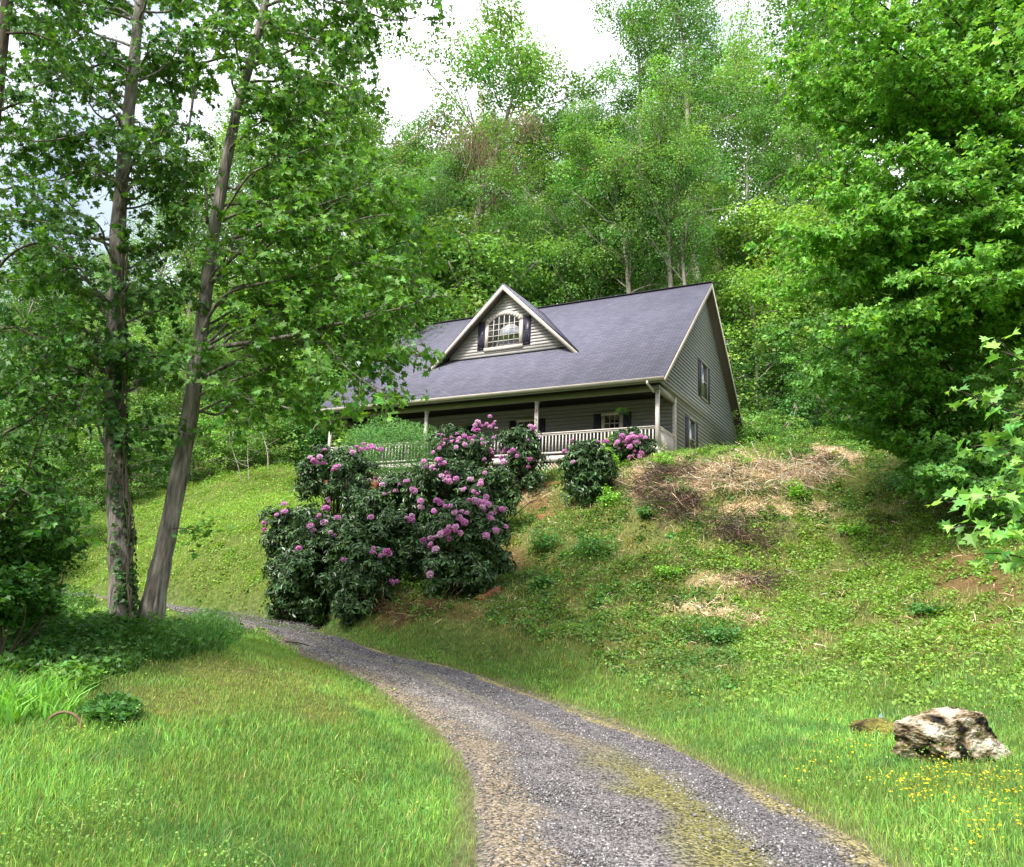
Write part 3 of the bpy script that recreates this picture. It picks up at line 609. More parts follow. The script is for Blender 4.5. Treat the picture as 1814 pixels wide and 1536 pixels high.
def window(x, z0, z1, wd, place, nx=1, nz=2, trimw=.1, shut=.38, arch=0, parent=house, gap=0.0, split=True, big=False):
    """place(s, off, z) maps wall coordinates to local xyz"""
    mb = MB(); a = wd / 2
    def plate(m, pts, o0, o1):
        n = len(pts); m.add([place(s, o1, z) for s, z in pts] + [place(s, o0, z) for s, z in pts], [tuple(range(n)), tuple(range(n, 2 * n))[::-1]] + [(i, n + i, n + (i + 1) % n, (i + 1) % n) for i in range(n)])
    def rect(m, s0, s1, za, zb, o0, o1): plate(m, [(s0, za), (s1, za), (s1, zb), (s0, zb)], o0, o1)
    f = MB()
    rect(f, x - a - trimw, x - a, z0, z1, 0, .06); rect(f, x + a, x + a + trimw, z0, z1, 0, .06); rect(f, x - a - trimw - .03, x + a + trimw + .03, z0 - trimw, z0, 0, .075)
    if arch:
        N_ = 12; inn = [(x + a * math.cos(math.pi - math.pi * i / N_), z1 + arch * math.sin(math.pi * i / N_)) for i in range(N_ + 1)]
        # flat-sided segmental arch
        Rr = (a * a + arch * arch) / (2 * arch); th = math.asin(a / Rr)
        inn = [(x + Rr * math.sin(-th + 2 * th * i / N_), z1 + arch - Rr + Rr * math.cos(-th + 2 * th * i / N_)) for i in range(N_ + 1)]
        out = [(s + (s - x) / a * trimw, z + trimw * 1.05) for s, z in inn]; out[0] = (x - a - trimw, out[0][1] + .05); out[-1] = (x + a + trimw, out[-1][1] + .05)
        for i in range(N_): plate(f, [inn[i], inn[i + 1], out[i + 1], out[i]], 0, .062)
        rect(f, x - a - trimw, x - a, z1 + .001, out[0][1], 0, .058); rect(f, x + a, x + a + trimw, z1 + .001, out[-1][1], 0, .058)
        gp = [(x - a, z0), (x + a, z0)] + inn[::-1]
    else:
        rect(f, x - a - trimw - .02, x + a + trimw + .02, z1, z1 + trimw, 0, .07); gp = [(x - a, z0), (x + a, z0), (x + a, z1), (x - a, z1)]
    fr = f.build('window', TRIM if place is not PG else TRIMD, parent)
    g = MB(); plate(g, gp, .0, .034); g.build('pane', GLASS, fr)
    m = MB()
    for i in range(1, nx):
        s = x - a + wd * i / nx; top = z1 if not arch else z1 + arch - Rr + math.sqrt(Rr ** 2 - (s - x) ** 2); rect(m, s - .014, s + .014, z0, top, .03, .048)
    for i in range(1, nz):
        z = z0 + (z1 + arch * .6 - z0) * i / nz; rect(m, x - a, x + a, z - .014, z + .014, .03, .046)
    if m.n: m.build('muntin', WHITEP, fr)
    for sgn in (-1, 1):
        if not shut: break
        sm_ = MB(); c = x + sgn * (a + trimw + .02 + shut / 2); zb, zt = z0 - trimw * .4, z1 + (arch * .45 if arch else trimw * .6)
        rect(sm_, c - shut / 2, c + shut / 2, zb, zt, 0, .045)
        for za, zz in ((.05, .46), (.52, .95)):
            A, B = zb + (zt - zb) * za, zb + (zt - zb) * zz
            for (s0, s1, p, q) in ((c - shut * .36, c + shut * .36, A, A + .025), (c - shut * .36, c + shut * .36, B - .025, B), (c - shut * .36, c - shut * .36 + .025, A + .025, B - .025), (c + shut * .36 - .025, c + shut * .36, A + .025, B - .025)): rect(sm_, s0, s1, p, q, .045, .058)
        sm_.build('shutter', SHUT, parent)
    return fr
PG = lambda s, o, z: (XR + .022 + o, s, z)
PF = lambda s, o, z: (s, D1 - .022 - o, z)
window(6.5, 3.55, 5.18, .92, PG, 1, 2, .10, .40)
window(4.35, .45, 2.08, .86, PG, 1, 2, .10, .38)
fr = window(-2.58, .62, 2.0, .66, PF, 3, 4, .15, .34)
window(-12.6, .62, 2.0, .8, PF, 3, 4, .13, .34)
window(-6.6, .62, 2.0, .8, PF, 3, 4, .13, .34)
# front door in the dark of the porch
mb = MB(); mb.box((-9.6, D1 - .045, 1.02), (1.14, .06, 2.1)); dr = mb.build('door', TRIM, house)
mb = MB(); mb.box((-9.6, D1 - .085, 1.0), (.9, .03, 1.98)); mb.build('door_leaf', SHUT, dr)
mb = MB(); mb.box((-9.6, D1 - .105, 1.4), (.5, .02, .95)); mb.build('pane', GLASS, dr)
mb = MB(); mb.tube([(-9.25, D1 - .1, 1.0), (-9.25, D1 - .16, 1.0)], [.02, .035], 8); mb.build('handle', mat('brass', (.5, .38, .15), .3, .5, 1), dr)
# utility box low on the gable
mb = MB(); mb.box((XR + .1, 11.6, -.05), (.16, .5, .55)); mb.build('utility_box', mat('box_grey', (.42, .43, .42), .5), house)

# ---- dormer
DA, DAH, DBF, DW = -8.04, 8.68, 1.83, 3.92; DK = (DAH - (HE + SM * (DBF + OF))) / DW
dormer = MB()
bb = lambda z: (z - HE) / SM - OF
zb = HE + SM * (DBF + OF)
for s in (-1, 1):
    P = [(DA, DBF, DAH), (DA + s * DW, DBF, zb), (DA, bb(DAH) + .05, DAH)]
    nn = np.cross(np.array(P[1]) - P[0], np.array(P[2]) - P[0]); nn /= np.linalg.norm(nn); nn *= -np.sign(nn[2])
    dormer.prism([tuple(np.array(p) - nn * .03) for p in P], nn * .06)
dob = dormer.build('dormer', SH, house)
mb = MB()
for s in (-1, 1):
    dz = .035
    mb.prism([(DA, DBF - .03, DAH - dz - .02), (DA + s * DW, DBF - .03, zb - dz - .02), (DA + s * (DW - .02), DBF - .03, zb - .27), (DA, DBF - .03, DAH - .30)], (0, .045, 0))
mb.build('rake_board', TRIM, dob)
mb = MB()
for s in (-1, 1):
    mb.prism([(DA, DBF + .02, DAH - .10), (DA + s * 3.75, DBF + .02, DAH - .10 - DK * 3.75), (DA + s * 3.75, DBF + .5, DAH - .10 - DK * 3.75), (DA, DBF + .5, DAH - .10)], (0, 0, -.1))
mb.build('soffit', SOFF, dob)
DWB = 2.3; z0d = HE + SM * (DWB + OF) - .12
siding(lambda z: [(DA - min(3.05, max(0, (DAH - .12 - z) / DK)), DA + min(3.05, max(0, (DAH - .12 - z) / DK)))], z0d, DAH - .2, lambda s, o, z: (s, DWB - o, z), .15).build('wall', wallmat('dormer_siding', (.50, .465, .45)), dob)
PD = lambda s, o, z: (s, DWB - .022 - o, z)
window(DA - .1, 5.76, 6.93, 1.66, PD, 6, 5, .17, .38, arch=.36, parent=dob)
mb = MB(); mb.box((DA, DWB - .05, z0d + .14), (6.0, .05, .05)); mb.build('flashing', mat('flash', (.03, .03, .035), .6), dob)
mb = MB(); mb.tube([(-HL - .25, DR_ + .5, HR - .4), (-HL - .25, DR_ + .5, HR + .25)], .05, 8); mb.build('vent_pipe', mat('vent', (.08, .08, .09), .6), house)
mb = MB(); mb.tube([(-3.2, DR_ + .5, HR - .4), (-3.2, DR_ + .5, HR + .02)], .05, 8); mb.build('vent_pipe', mat('vent2', (.08, .08, .09), .6), house)

# satellite dish on the left end of the roof
def hw(x, y, z): return hp(-x, y, z)
dp = hw(-15.35, 1.0, HE + SM * (1.0 + OF)); dish = empty('satellite_dish', dp, 'pale grey satellite dish on a bent arm at the left end of the roof', 'satellite dish', rotz=-YAW)
dg_ = mat('dish_grey', (.55, .60, .62), .45); dk = mat('dish_arm', (.05, .05, .07), .5)
mb = MB(); mb.tube([(0, 0, 0), (.05, -.02, .35), (-.08, -.05, .8), (.02, -.08, .98), (.28, -.12, .92)], .03, 8); mb.tube([(-.35, -.35, -.25), (0, 0, .02), (.5, .1, .08)], .018, 6); mb.tube([(.1, -.1, .5), (.5, .0, .1)], .012, 6); mb.build('arm', dk, dish, True)
mb = MB(); n1, n2 = 7, 24; V = []; c0 = np.array([.0, -.12, 1.12]); ax = np.array([-.25, -.85, .45]); ax /= np.linalg.norm(ax); e1 = np.cross(ax, [0, 0, 1]); e1 /= np.linalg.norm(e1); e2 = np.cross(e1, ax)
for i in range(n1):
    for j in range(n2):
        q = i / (n1 - 1); t_ = 2 * math.pi * j / n2; V.append(c0 + e1 * .42 * q * math.cos(t_) + e2 * .36 * q * math.sin(t_) + ax * .09 * q * q)
Fd = [(i * n2 + j, i * n2 + (j + 1) % n2, (i + 1) * n2 + (j + 1) % n2, (i + 1) * n2 + j) for i in range(n1 - 1) for j in range(n2)]
mb.add(V, Fd); mb.add(np.array(V) - ax * .012, [f[::-1] for f in Fd]); mb.build('reflector', dg_, dish, True)
mb = MB(); mb.tube([c0 - e2 * .3, c0 - e2 * .22 + ax * .42], .012, 6); mb.box(c0 - e2 * .2 + ax * .44, (.08, .08, .1)); mb.build('receiver', dk, dish)

# hanging fern under the porch roof
fp = hw(-1.55, .25, 1.58); fern = empty('hanging_fern', fp, 'green fern in a basket hanging under the right end of the porch roof', 'plant')
mb = MB(); mb.tube([(0, 0, .0), (0, 0, .02), (0, 0, .16)], [.07, .11, .14], 14); mb.build('pot', mat('pot_dark', (.03, .03, .025), .6), fern, True)
mb = MB()
for i in range(3): mb.tube([(.13 * math.cos(i * 2.1), .13 * math.sin(i * 2.1), .16), (0, 0, .55), (0, 0, .80)], .004, 5)
mb.build('hanger', dk, fern)
mb = MB()
for i in range(60):
    a_ = rng.uniform(0, 6.28); up = rng.uniform(.1, 1.1); ln = rng.uniform(.25, .46); tt = np.linspace(0, 1, 11)[:, None]
    q = np.concatenate([np.cos(a_) * ln * tt, np.sin(a_) * ln * tt, .16 + ln * up * tt - ln * 1.25 * tt ** 2.0], 1)
    d = np.gradient(q, axis=0); sdv = np.array([-np.sin(a_), np.cos(a_), 0])
    for s in (-1, 1): shapes(mb, LONG, q[1:], np.tile([0, 0, 1.], (10, 1)) + rnd(10, .2), sdv * s + d[1:] * 2, .085 * (1.1 - tt[1:, 0]), leafcol(10, (.22, .48, .10), .2))
mb.build('fronds', LEAF, fern)

# ================================================================== TREES
def limb_path(p0, dirv, ln, droop=.15, n=7, wander=.12):
    d = np.array(dirv, float); d /= np.linalg.norm(d); P = [np.array(p0, float)]; st = ln / (n - 1)
    for i in range(n - 1):
        d = d + rng.normal(0, wander, 3) + np.array([0, 0, -droop * (i / n)]); d /= np.linalg.norm(d); P.append(P[-1] + d * st)
    return np.array(P)
def foliage(lm, wm, path, r0, twl, tmpl, size, base, dens=1.0, first=.12, flat=.55, var=.28, yel=.15, tw_gap=.22, keep=None, droop=.2, sub=True):
    """twigs and leaves along one limb"""
    seg = np.linalg.norm(np.diff(path, axis=0), axis=1); cum = np.concatenate([[0], np.cumsum(seg)]); L_ = cum[-1]
    s = L_ * first; side = 1
    while s < L_:
        i = min(np.searchsorted(cum, s) - 1, len(seg) - 1); i = max(i, 0); f = (s - cum[i]) / seg[i]; p = path[i] * (1 - f) + path[i + 1] * f; t = (path[i + 1] - path[i]) / seg[i]
        side = -side; h = np.cross(t, [0, 0, 1]); h /= np.linalg.norm(h) + 1e-9
        d = t * rng.uniform(.4, .9) + h * side * rng.uniform(.5, 1.1) + np.array([0, 0, rng.normal(.1, .3)])
        ln = twl * rng.uniform(.5, 1.15) * (1 - .45 * s / L_)
        if keep is None or keep(p):
            q = limb_path(p, d, ln, droop, 5, .14); wm.tube(q, np.linspace(max(.006, r0 * .22), .003, 5), 4)
            ends = [(q, ln)]
            if sub:
                for kx in range(2 + int(ln / .5)):
                    m = rng.integers(1, 4); q2 = limb_path(q[m], (q[m + 1] - q[m]) / (ln / 4) * .6 + rnd(1, .6)[0] * [1, 1, .5], ln * rng.uniform(.3, .6), droop, 4, .15); ends.append((q2, ln * .45))
                    if ln > .5: wm.tube(q2, np.linspace(.005, .002, 4), 3)
            for q2, l2 in ends:
                n = max(2, int(l2 * 15 * dens)); u = rng.uniform(.15, 1.05, n) * (len(q2) - 1); a = np.clip(u.astype(int), 0, len(q2) - 2); ff = (u - a)[:, None]
                pos = q2[a] * (1 - ff) + q2[a + 1] * ff; dd = (q2[a + 1] - q2[a]); dd /= np.linalg.norm(dd, axis=1)[:, None]
                tan = dd * .5 + rnd(n, .8) * [1, 1, .35] + [0, 0, -.25]; pos = pos + tan * size * .35 + rnd(n, .03)
                ow = pos - path[0]; ow /= np.linalg.norm(ow, axis=1)[:, None] + 1e-6; shapes(lm, tmpl, pos, rnd(n, flat) + ow * .7 + [0, 0, .85], tan, size * rng.uniform(.42, 1.2, n), leafcol(n, base, var, yel), rng.uniform(0, .75, n))
        s += tw_gap * rng.uniform(.7, 1.3)
def pxpath(L):
    return spline(np.array([at(*p) for p in L]), 4 * len(L))
def tree_object(name, base, label, cat, wood, leaves, wmat=BARK, lmat=LEAF, trunk=None, group=None, tint=None):
    o = empty(name, base, label, cat, group); off = -np.array(base, float)
    if trunk is not None: t_ = trunk.build('trunk', wmat, o, True); t_.location = off
    b_ = wood.build('branches', wmat, o, True); b_.location = off
    c = leaves.build('crown', lmat, o); c.location = off
    if tint: c.color = (*tint, 1)
    return o

def fill(poly, n, d0, d1, mind=0):
    poly = np.array(poly, float); out = []; x0, y0 = poly.min(0); x1, y1 = poly.max(0)
    for _ in range(20000):
        if len(out) >= n: break
        p = rng.uniform((x0, y0), (x1, y1)); c = False; j = len(poly) - 1
        for i in range(len(poly)):
            if (poly[i, 1] > p[1]) != (poly[j, 1] > p[1]) and p[0] < (poly[j, 0] - poly[i, 0]) * (p[1] - poly[i, 1]) / (poly[j, 1] - poly[i, 1]) + poly[i, 0]: c = not c
            j = i
        if c and all(np.hypot(*(p - o[:2])) > mind for o in out): out.append((p[0], p[1], rng.uniform(d0, d1)))
    return [at(*o) for o in out]
def auto_limbs(P, targets, r0, lf, wd_, twl, tmpl, size, base, dens, gap, flat=.6, rise=.45, jmin=.12, yel=.15, bow=.08):
    for tg in targets:
        zz = tg[2] - np.linalg.norm(tg[:2] - P[len(P) // 2, :2]) * rise; j = int(np.clip(np.searchsorted(P[:, 2], zz), len(P) * jmin, len(P) - 2)); p0 = P[j]; v_ = tg - p0; u = np.linspace(0, 1, 9)[:, None]
        q = p0 + v_ * u + np.array([0, 0, 1]) * (np.sin(u * math.pi) * bow * np.linalg.norm(v_)) + np.cumsum(rng.normal(0, .05, (9, 3)), 0) * np.minimum(1, u * 4)
        q = spline(q, 22); wd_.tube(q, np.linspace(r0, .008, 22), 6); foliage(lf, wd_, q, r0 * .7, twl, tmpl, size, base, dens, .35, flat, tw_gap=gap, yel=yel)
# ---- right-hand trunk of the pair (leans right)
TB = [(262,1118,13.2),(268,1088,13.2),(281,1020,13.2),(296,950,13.25),(316,850,13.3),(335,745,13.4),(350,632,13.5),(362,545,13.6),(374,440,13.7),(394,325,13.8),(420,195,13.9),(449,91,14.0),(469,10,14.1),(492,-120,14.2),(515,-260,14.3),(530,-380,14.4)]
rb = np.array([34,29,23,21,20.5,19.5,18,16.5,15.5,14.5,12.5,11.5,11,9,6,3]) / 1400 * 13.5 * .74
P = np.array([at(*p) for p in TB]); P[0, 2] -= .1
tq = spline(P, 60); rq = np.interp(np.linspace(0, len(P) - 1, 60), np.arange(len(P)), rb)
trk = MB(); trk.tube(tq, rq * (1 + .05 * np.sin(np.arange(60) * 1.7)), 22, wob=.022)
wd_, lf = MB(), MB(); lf2 = MB()
LB = [([(356,618,13.5),(407,612,13.2),(500,598,12.8),(560,583,12.5),(634,566,12.2),(671,555,12.0),(727,541,11.9),(765,520,11.8)], .05),
      ([(560,583,12.5),(603,640,12.1),(640,672,12.0),(690,705,11.8)], .02), ([(634,566,12.2),(690,535,12.3),(727,501,12.5),(745,470,12.7)], .025), ([(500,598,12.8),(590,610,12.6),(680,625,12.3),(750,632,12.1)], .025),
      ([(352,600,13.5),(384,538,13.2),(423,512,13.0),(500,495,12.8),(546,479,12.7),(592,462,12.6),(660,470,12.4),(720,480,12.3)], .035),
      ([(374,450,13.7),(400,427,13.4),(433,415,13.2),(481,388,13.0),(540,372,12.8),(600,352,12.7),(660,326,12.6),(720,330,12.6)], .04),
      ([(481,388,13.0),(540,405,12.6),(592,404,12.4),(650,385,12.3),(700,380,12.3)], .022),
      ([(425,225,13.9),(465,238,13.7),(498,260,13.4),(546,290,13.2),(600,318,13.0)], .024), ([(430,180,13.9),(498,215,13.6),(540,250,13.3),(575,300,13.0)], .02),
      ([(432,155,13.9),(465,160,13.7),(514,179,13.4),(563,195,13.2),(620,212,13.1)], .026), ([(440,112,14.0),(480,112,13.7),(535,140,13.4),(600,150,13.2),(655,180,13.2)], .03),
      ([(458,50,14.0),(520,60,13.6),(590,80,13.3),(655,110,13.2)], .03), ([(468,12,14.1),(540,-10,13.6),(620,10,13.3),(690,35,13.2),(740,30,13.1)], .035), ([(480,-60,14.1),(560,-70,13.6),(660,-50,13.3),(760,-15,13.1)], .03),
      ([(390,340,13.8),(330,350,13.4),(280,300,13.2),(260,250,13)], .02), ([(348,650,13.5),(420,700,13.0),(500,720,12.6),(560,740,12.4)], .02),
      ([(440,112,14.0),(400,101,14.3),(325,124,14.6),(277,137,14.8),(200,150,15)], .035), ([(470,5,14.1),(400,-20,14.6),(320,-10,15),(250,-30,15.2)], .03)]
B_GREEN = (.10, .235, .032)
for pth, r0 in LB:
    q = pxpath(pth); wd_.tube(q, np.linspace(r0, .008, len(q)), 7); foliage(lf, wd_, q, r0, 1.35, MAPLE, .13, B_GREEN, 1.3, .2 if pth[0][0] < 470 else .05, .55, tw_gap=.15)
for px, py in [(352,620),(350,640),(335,760),(390,330),(374,430),(440,110)]:   # short epicormic shoots close to the bark
    q = limb_path(at(px, py, 13.2), (rng.normal(), -1, .2), .5, .3, 5); foliage(lf, wd_, q, .01, .35, MAPLE, .12, B_GREEN, 1.0, .1)
auto_limbs(tq, fill([(330,-30),(640,-30),(690,60),(650,200),(700,300),(760,420),(790,560),(720,620),(560,700),(460,740),(390,700),(400,420),(480,240)], 34, 11.8, 15.5, 45), .03, lf, wd_, 1.2, MAPLE, .13, B_GREEN, 1.2, .18)
for pth, r0 in [([(405,240,13.7),(409,215,13.6),(411,190,13.6)], .035), ([(367,395,13.5),(366,350,13.5),(361,325,13.4)], .03), ([(345,140,14.4),(340,190,14.2),(330,255,14.1)], .035)]:
    q = pxpath(pth); wd_.tube(q, np.linspace(r0, r0 * .5, len(q)), 7)
tree_object('leaning_maple_tree', P[1], 'leafy maple whose trunk leans right and whose boughs reach over the roof', 'tree', wd_, lf, trunk=trk)

# ---- left-hand straight trunk
TA = [(214,1112,13.0),(215,1085,13.0),(214,1020,13.0),(212,950,13.0),(207,860,13.05),(203,760,13.1),(204,650,13.1),(204,590,13.2),(207,450,13.2),(215,330,13.3),(228,200,13.4),(238,100,13.5),(248,0,13.6),(256,-120,13.6),(262,-300,13.7)]
ra = np.array([31,26,24.5,24,22.5,21.5,19.5,19,17.5,15.5,14.5,13.5,11.5,9,4]) / 1400 * 13.1 * .8
P = np.array([at(*p) for p in TA]); P[0, 2] -= .1
tq = spline(P, 60); rq = np.interp(np.linspace(0, len(P) - 1, 60), np.arange(len(P)), ra)
trk = MB(); trk.tube(tq, rq * (1 + .05 * np.sin(np.arange(60) * 1.3)), 22, wob=.022)
wd_, lf = MB(), MB()
LA = [([(205,700,13.1),(150,720,12.6),(90,700,12.3),(30,690,12.2)], .025), ([(203,630,13.1),(124,570,12.7),(60,600,12.4),(0,640,12.2)], .03), ([(206,500,13.2),(150,470,13.0),(81,490,12.8),(0,500,12.6)], .03),
      ([(208,425,13.2),(140,417,12.9),(81,394,12.6),(0,391,12.4)], .035), ([(214,320,13.3),(150,300,13.5),(90,320,13.6),(20,300,13.8)], .03), ([(228,215,13.4),(180,230,13.0),(81,250,12.6),(0,240,12.4)], .03),
      ([(238,100,13.5),(179,114,13.2),(81,147,12.8),(10,175,12.5)], .03), ([(244,40,13.5),(180,20,13.2),(90,40,12.9),(0,30,12.7)], .03), ([(246,10,13.5),(200,-40,13.8),(110,-40,14),(20,-30,14)], .03),
      ([(205,580,13.1),(250,560,13.4),(300,540,13.6),(330,490,13.8)], .025), ([(204,640,13.1),(240,620,12.7),(290,640,12.5),(330,660,12.4)], .022), ([(206,480,13.2),(240,470,13.4),(290,430,13.6),(330,380,13.8)], .025),
      ([(212,370,13.3),(250,365,13.5),(300,340,13.7),(360,300,13.9)], .025), ([(226,220,13.4),(270,230,13.6),(320,220,13.8),(370,240,14)], .025), ([(245,143,13.5),(290,120,13.8),(340,60,14),(400,50,14.1)], .025),
      ([(250,20,13.6),(300,20,13.8),(350,-10,14),(420,10,14.2)], .025), ([(205,740,13.1),(250,760,12.9),(300,750,12.7)], .018), ([(204,560,13.2),(170,640,12.8),(120,760,12.4),(60,800,12.2)], .02)]
for pth, r0 in LA:
    q = pxpath(pth); wd_.tube(q, np.linspace(r0, .007, len(q)), 7); foliage(lf, wd_, q, r0, 1.1, MAPLE, .12, (.06, .155, .026), 1.3, .12, .6, tw_gap=.16)
auto_limbs(tq, fill([(-20,-30),(330,-30),(330,800),(240,820),(120,720),(-20,780)], 44, 11.8, 15.5, 55), .028, lf, wd_, 1.1, MAPLE, .12, (.06, .155, .026), 1.2, .19)
tree_object('maple_tree', P[1], 'straight maple with ivy on its trunk, left of the leaning one', 'tree', wd_, lf, trunk=trk)
# ivy on it
mb = MB(); iv = MB()
for k_, (o0, o1, rr) in enumerate([(.15, .11, .016), (.12, .17, .012), (.17, .05, .01)]):
    q = spline(np.array([at(px + 9 + rng.normal(0, 3), py, d - .2) for px, py, d in TA[:9]]), 40) + np.array([o0 - .1 + .02 * k_, 0, 0]) + rnd(40, .012); iv.tube(q, rr, 6)
n = 1900; hh = rng.random(n) ** .9; ii = (hh * 36).astype(int); an = rng.normal(-.45, .5, n); rad = np.interp(ii, np.arange(60), rq) + .035
pos = tq[ii] + np.stack([np.cos(an) * rad, np.sin(an) * rad, rng.normal(0, .08, n)], -1); k = fbm(pos[:, 2], an, .5) > .40; pos, an = pos[k], an[k]; n = len(pos)
shapes(mb, LOBED, pos, np.stack([np.cos(an), np.sin(an), np.full(n, .35)], -1) + rnd(n, .35), rnd(n, .6) + [0, 0, -.7], rng.uniform(.05, .10, n), leafcol(n, (.045, .11, .025), .3))
ivy = empty('ivy', P[1] + [.1, -.15, 0], 'dark green ivy climbing the right side of the straight trunk', 'ivy')
o = mb.build('foliage', LEAF, ivy); o.location = -ivy.location; o = iv.build('stem', BARKD, ivy, True); o.location = -ivy.location

# ---- the dark trees at the left edge of the picture
wd_, lf, trk = MB(), MB(), MB()
P = spline(np.array([at(-70,1180,10.5), at(-62,900,10.5), at(-40,600,10.6), at(-20,300,10.7), at(5,60,10.8), at(22,-60,10.8), at(40,-250,11)]), 40); P[0, 2] = T(P[0, 0], P[0, 1]) - .1
trk.tube(P, np.linspace(.15, .06, 40), 14, wob=.03)
for pth, r0 in [([(-60,860,10.5),(0,776,10.3),(59,740,10.2),(110,690,10.1)], .03), ([(-60,760,10.5),(0,707,10.6),(33,678,10.6),(80,640,10.7),(124,564,10.8)], .03), ([(-66,1000,10.5),(0,922,10.4),(30,880,10.3),(59,805,10.3),(98,697,10.2)], .025), ([(-62,900,10.5),(0,860,10.2),(60,880,10.0),(110,940,9.9)], .02),
                ([(-35,520,10.6),(20,450,10.4),(80,430,10.3),(130,460,10.2)], .025), ([(-25,360,10.6),(30,330,10.5),(80,360,10.4)], .02), ([(-10,200,10.7),(50,180,10.5),(110,200,10.4)], .025), ([(5,60,10.8),(60,60,10.6),(130,90,10.5)], .025), ([(18,-30,10.8),(80,-20,10.6),(160,10,10.5)], .025), ([(-40,600,10.6),(20,580,10.3),(70,600,10.1)], .02)]:
    q = pxpath(pth); wd_.tube(q, np.linspace(r0, .006, len(q)), 6); foliage(lf, wd_, q, r0, .9, LOBED, .09, (.055, .15, .022), 2.0, .1, .6, tw_gap=.13)
tree_object('edge_tree', P[0], 'dark thin tree at the left edge, its twigs crossing in front of the lawn', 'tree', wd_, lf, BARKD, trunk=trk)

# ---- big dense maple on the right
def crown_tree(name, label, trunk_pts, r_tr, targets, tmpl, size, base, twl, dens, gap, flat=.6, lmat=LEAF, start=.3, yel=.15, tint=None):
    wd_, lf, trk = MB(), MB(), MB(); P = spline(np.array(trunk_pts), 40); P[0, 2] = T(P[0, 0], P[0, 1]) - .15
    trk.tube(P, np.linspace(r_tr, r_tr * .25, 40), 16, wob=.03)
    auto_limbs(P, targets, r_tr * .24, lf, wd_, twl, tmpl, size, base, dens, gap, flat, .45, start, yel)
    return tree_object(name, P[0], label, 'tree', wd_, lf, BARKD, lmat, trunk=trk, tint=tint)
tg = []
tg = fill([(1410,-120),(1375,60),(1362,220),(1375,330),(1385,450),(1380,560),(1450,640),(1900,660),(1950,-150)], 105, 15.0, 20.5, 27)
crown_tree('broad_maple_tree', 'very large dense bright green maple filling the upper right', [at(1900,960,19.5), at(1890,700,19.3), at(1880,450,19), at(1860,200,19), at(1830,-100,19), at(1800,-350,19)], .30, tg, LOBED, .125, (.175, .385, .06), 1.35, 2.5, .17, .65)
tg = fill([(1375,585),(1420,700),(1480,780),(1580,800),(1620,880),(1660,930),(1800,900),(1860,600),(1600,540),(1440,520)], 64, 17, 21.5, 20)
crown_tree('drooping_maple_tree', 'lower darker maple drooping to the bank at the right of the yard', [at(1745,960,20.5), at(1735,820,20.5), at(1720,650,20.5), at(1700,480,20.3), at(1690,380,20)], .15, tg, LOBED, .11, (.145, .335, .07), 1.0, 2.6, .15, .5, start=.15)

# ---- bright sapling sprays close on the right
wd_, lf, trk = MB(), MB(), MB()
P = spline(np.array([at(1930,1420,6.2), at(1925,1100,6.3), at(1915,800,6.3), at(1900,500,6.2), at(1880,200,6.0), at(1870,0,6)]), 30); P[0, 2] = T(P[0, 0], P[0, 1]) - .05
trk.tube(P, np.linspace(.045, .015, 30), 10)
for pth, r0 in [([(1915,800,6.3),(1860,760,6.2),(1790,730,6.1),(1720,700,6.0),(1690,690,6.0)], .012), ([(1915,780,6.3),(1870,680,6.2),(1820,650,6.1),(1775,610,6.1)], .01), ([(1918,900,6.3),(1850,870,6.2),(1760,880,6.1),(1680,890,6.0)], .012), ([(1918,950,6.3),(1850,930,6.2),(1780,940,6.1),(1700,930,6.0)], .01),
                ([(1918,850,6.3),(1860,830,6.4),(1790,800,6.3),(1740,790,6.2)], .01), ([(1922,1050,6.3),(1870,1010,6.2),(1800,985,6.1),(1760,980,6.0)], .01), ([(1880,200,6.0),(1850,110,5.9),(1810,60,5.9),(1790,55,5.8)], .008), ([(1880,220,6.0),(1850,160,5.9),(1812,130,5.9)], .008), ([(1915,800,6.3),(1850,790,6.0),(1810,830,5.9)], .01)]:
    q = pxpath(pth); wd_.tube(q, np.linspace(r0, .003, len(q)), 6); foliage(lf, wd_, q, r0, .30, MAPLE, .115, (.20, .42, .09), 1.8, .3, .55, tw_gap=.09, droop=.4, sub=False)
tree_object('maple_sapling', P[0], 'pale green young maple with big leaves close at the right edge', 'sapling', wd_, lf, BARKD, trunk=trk)

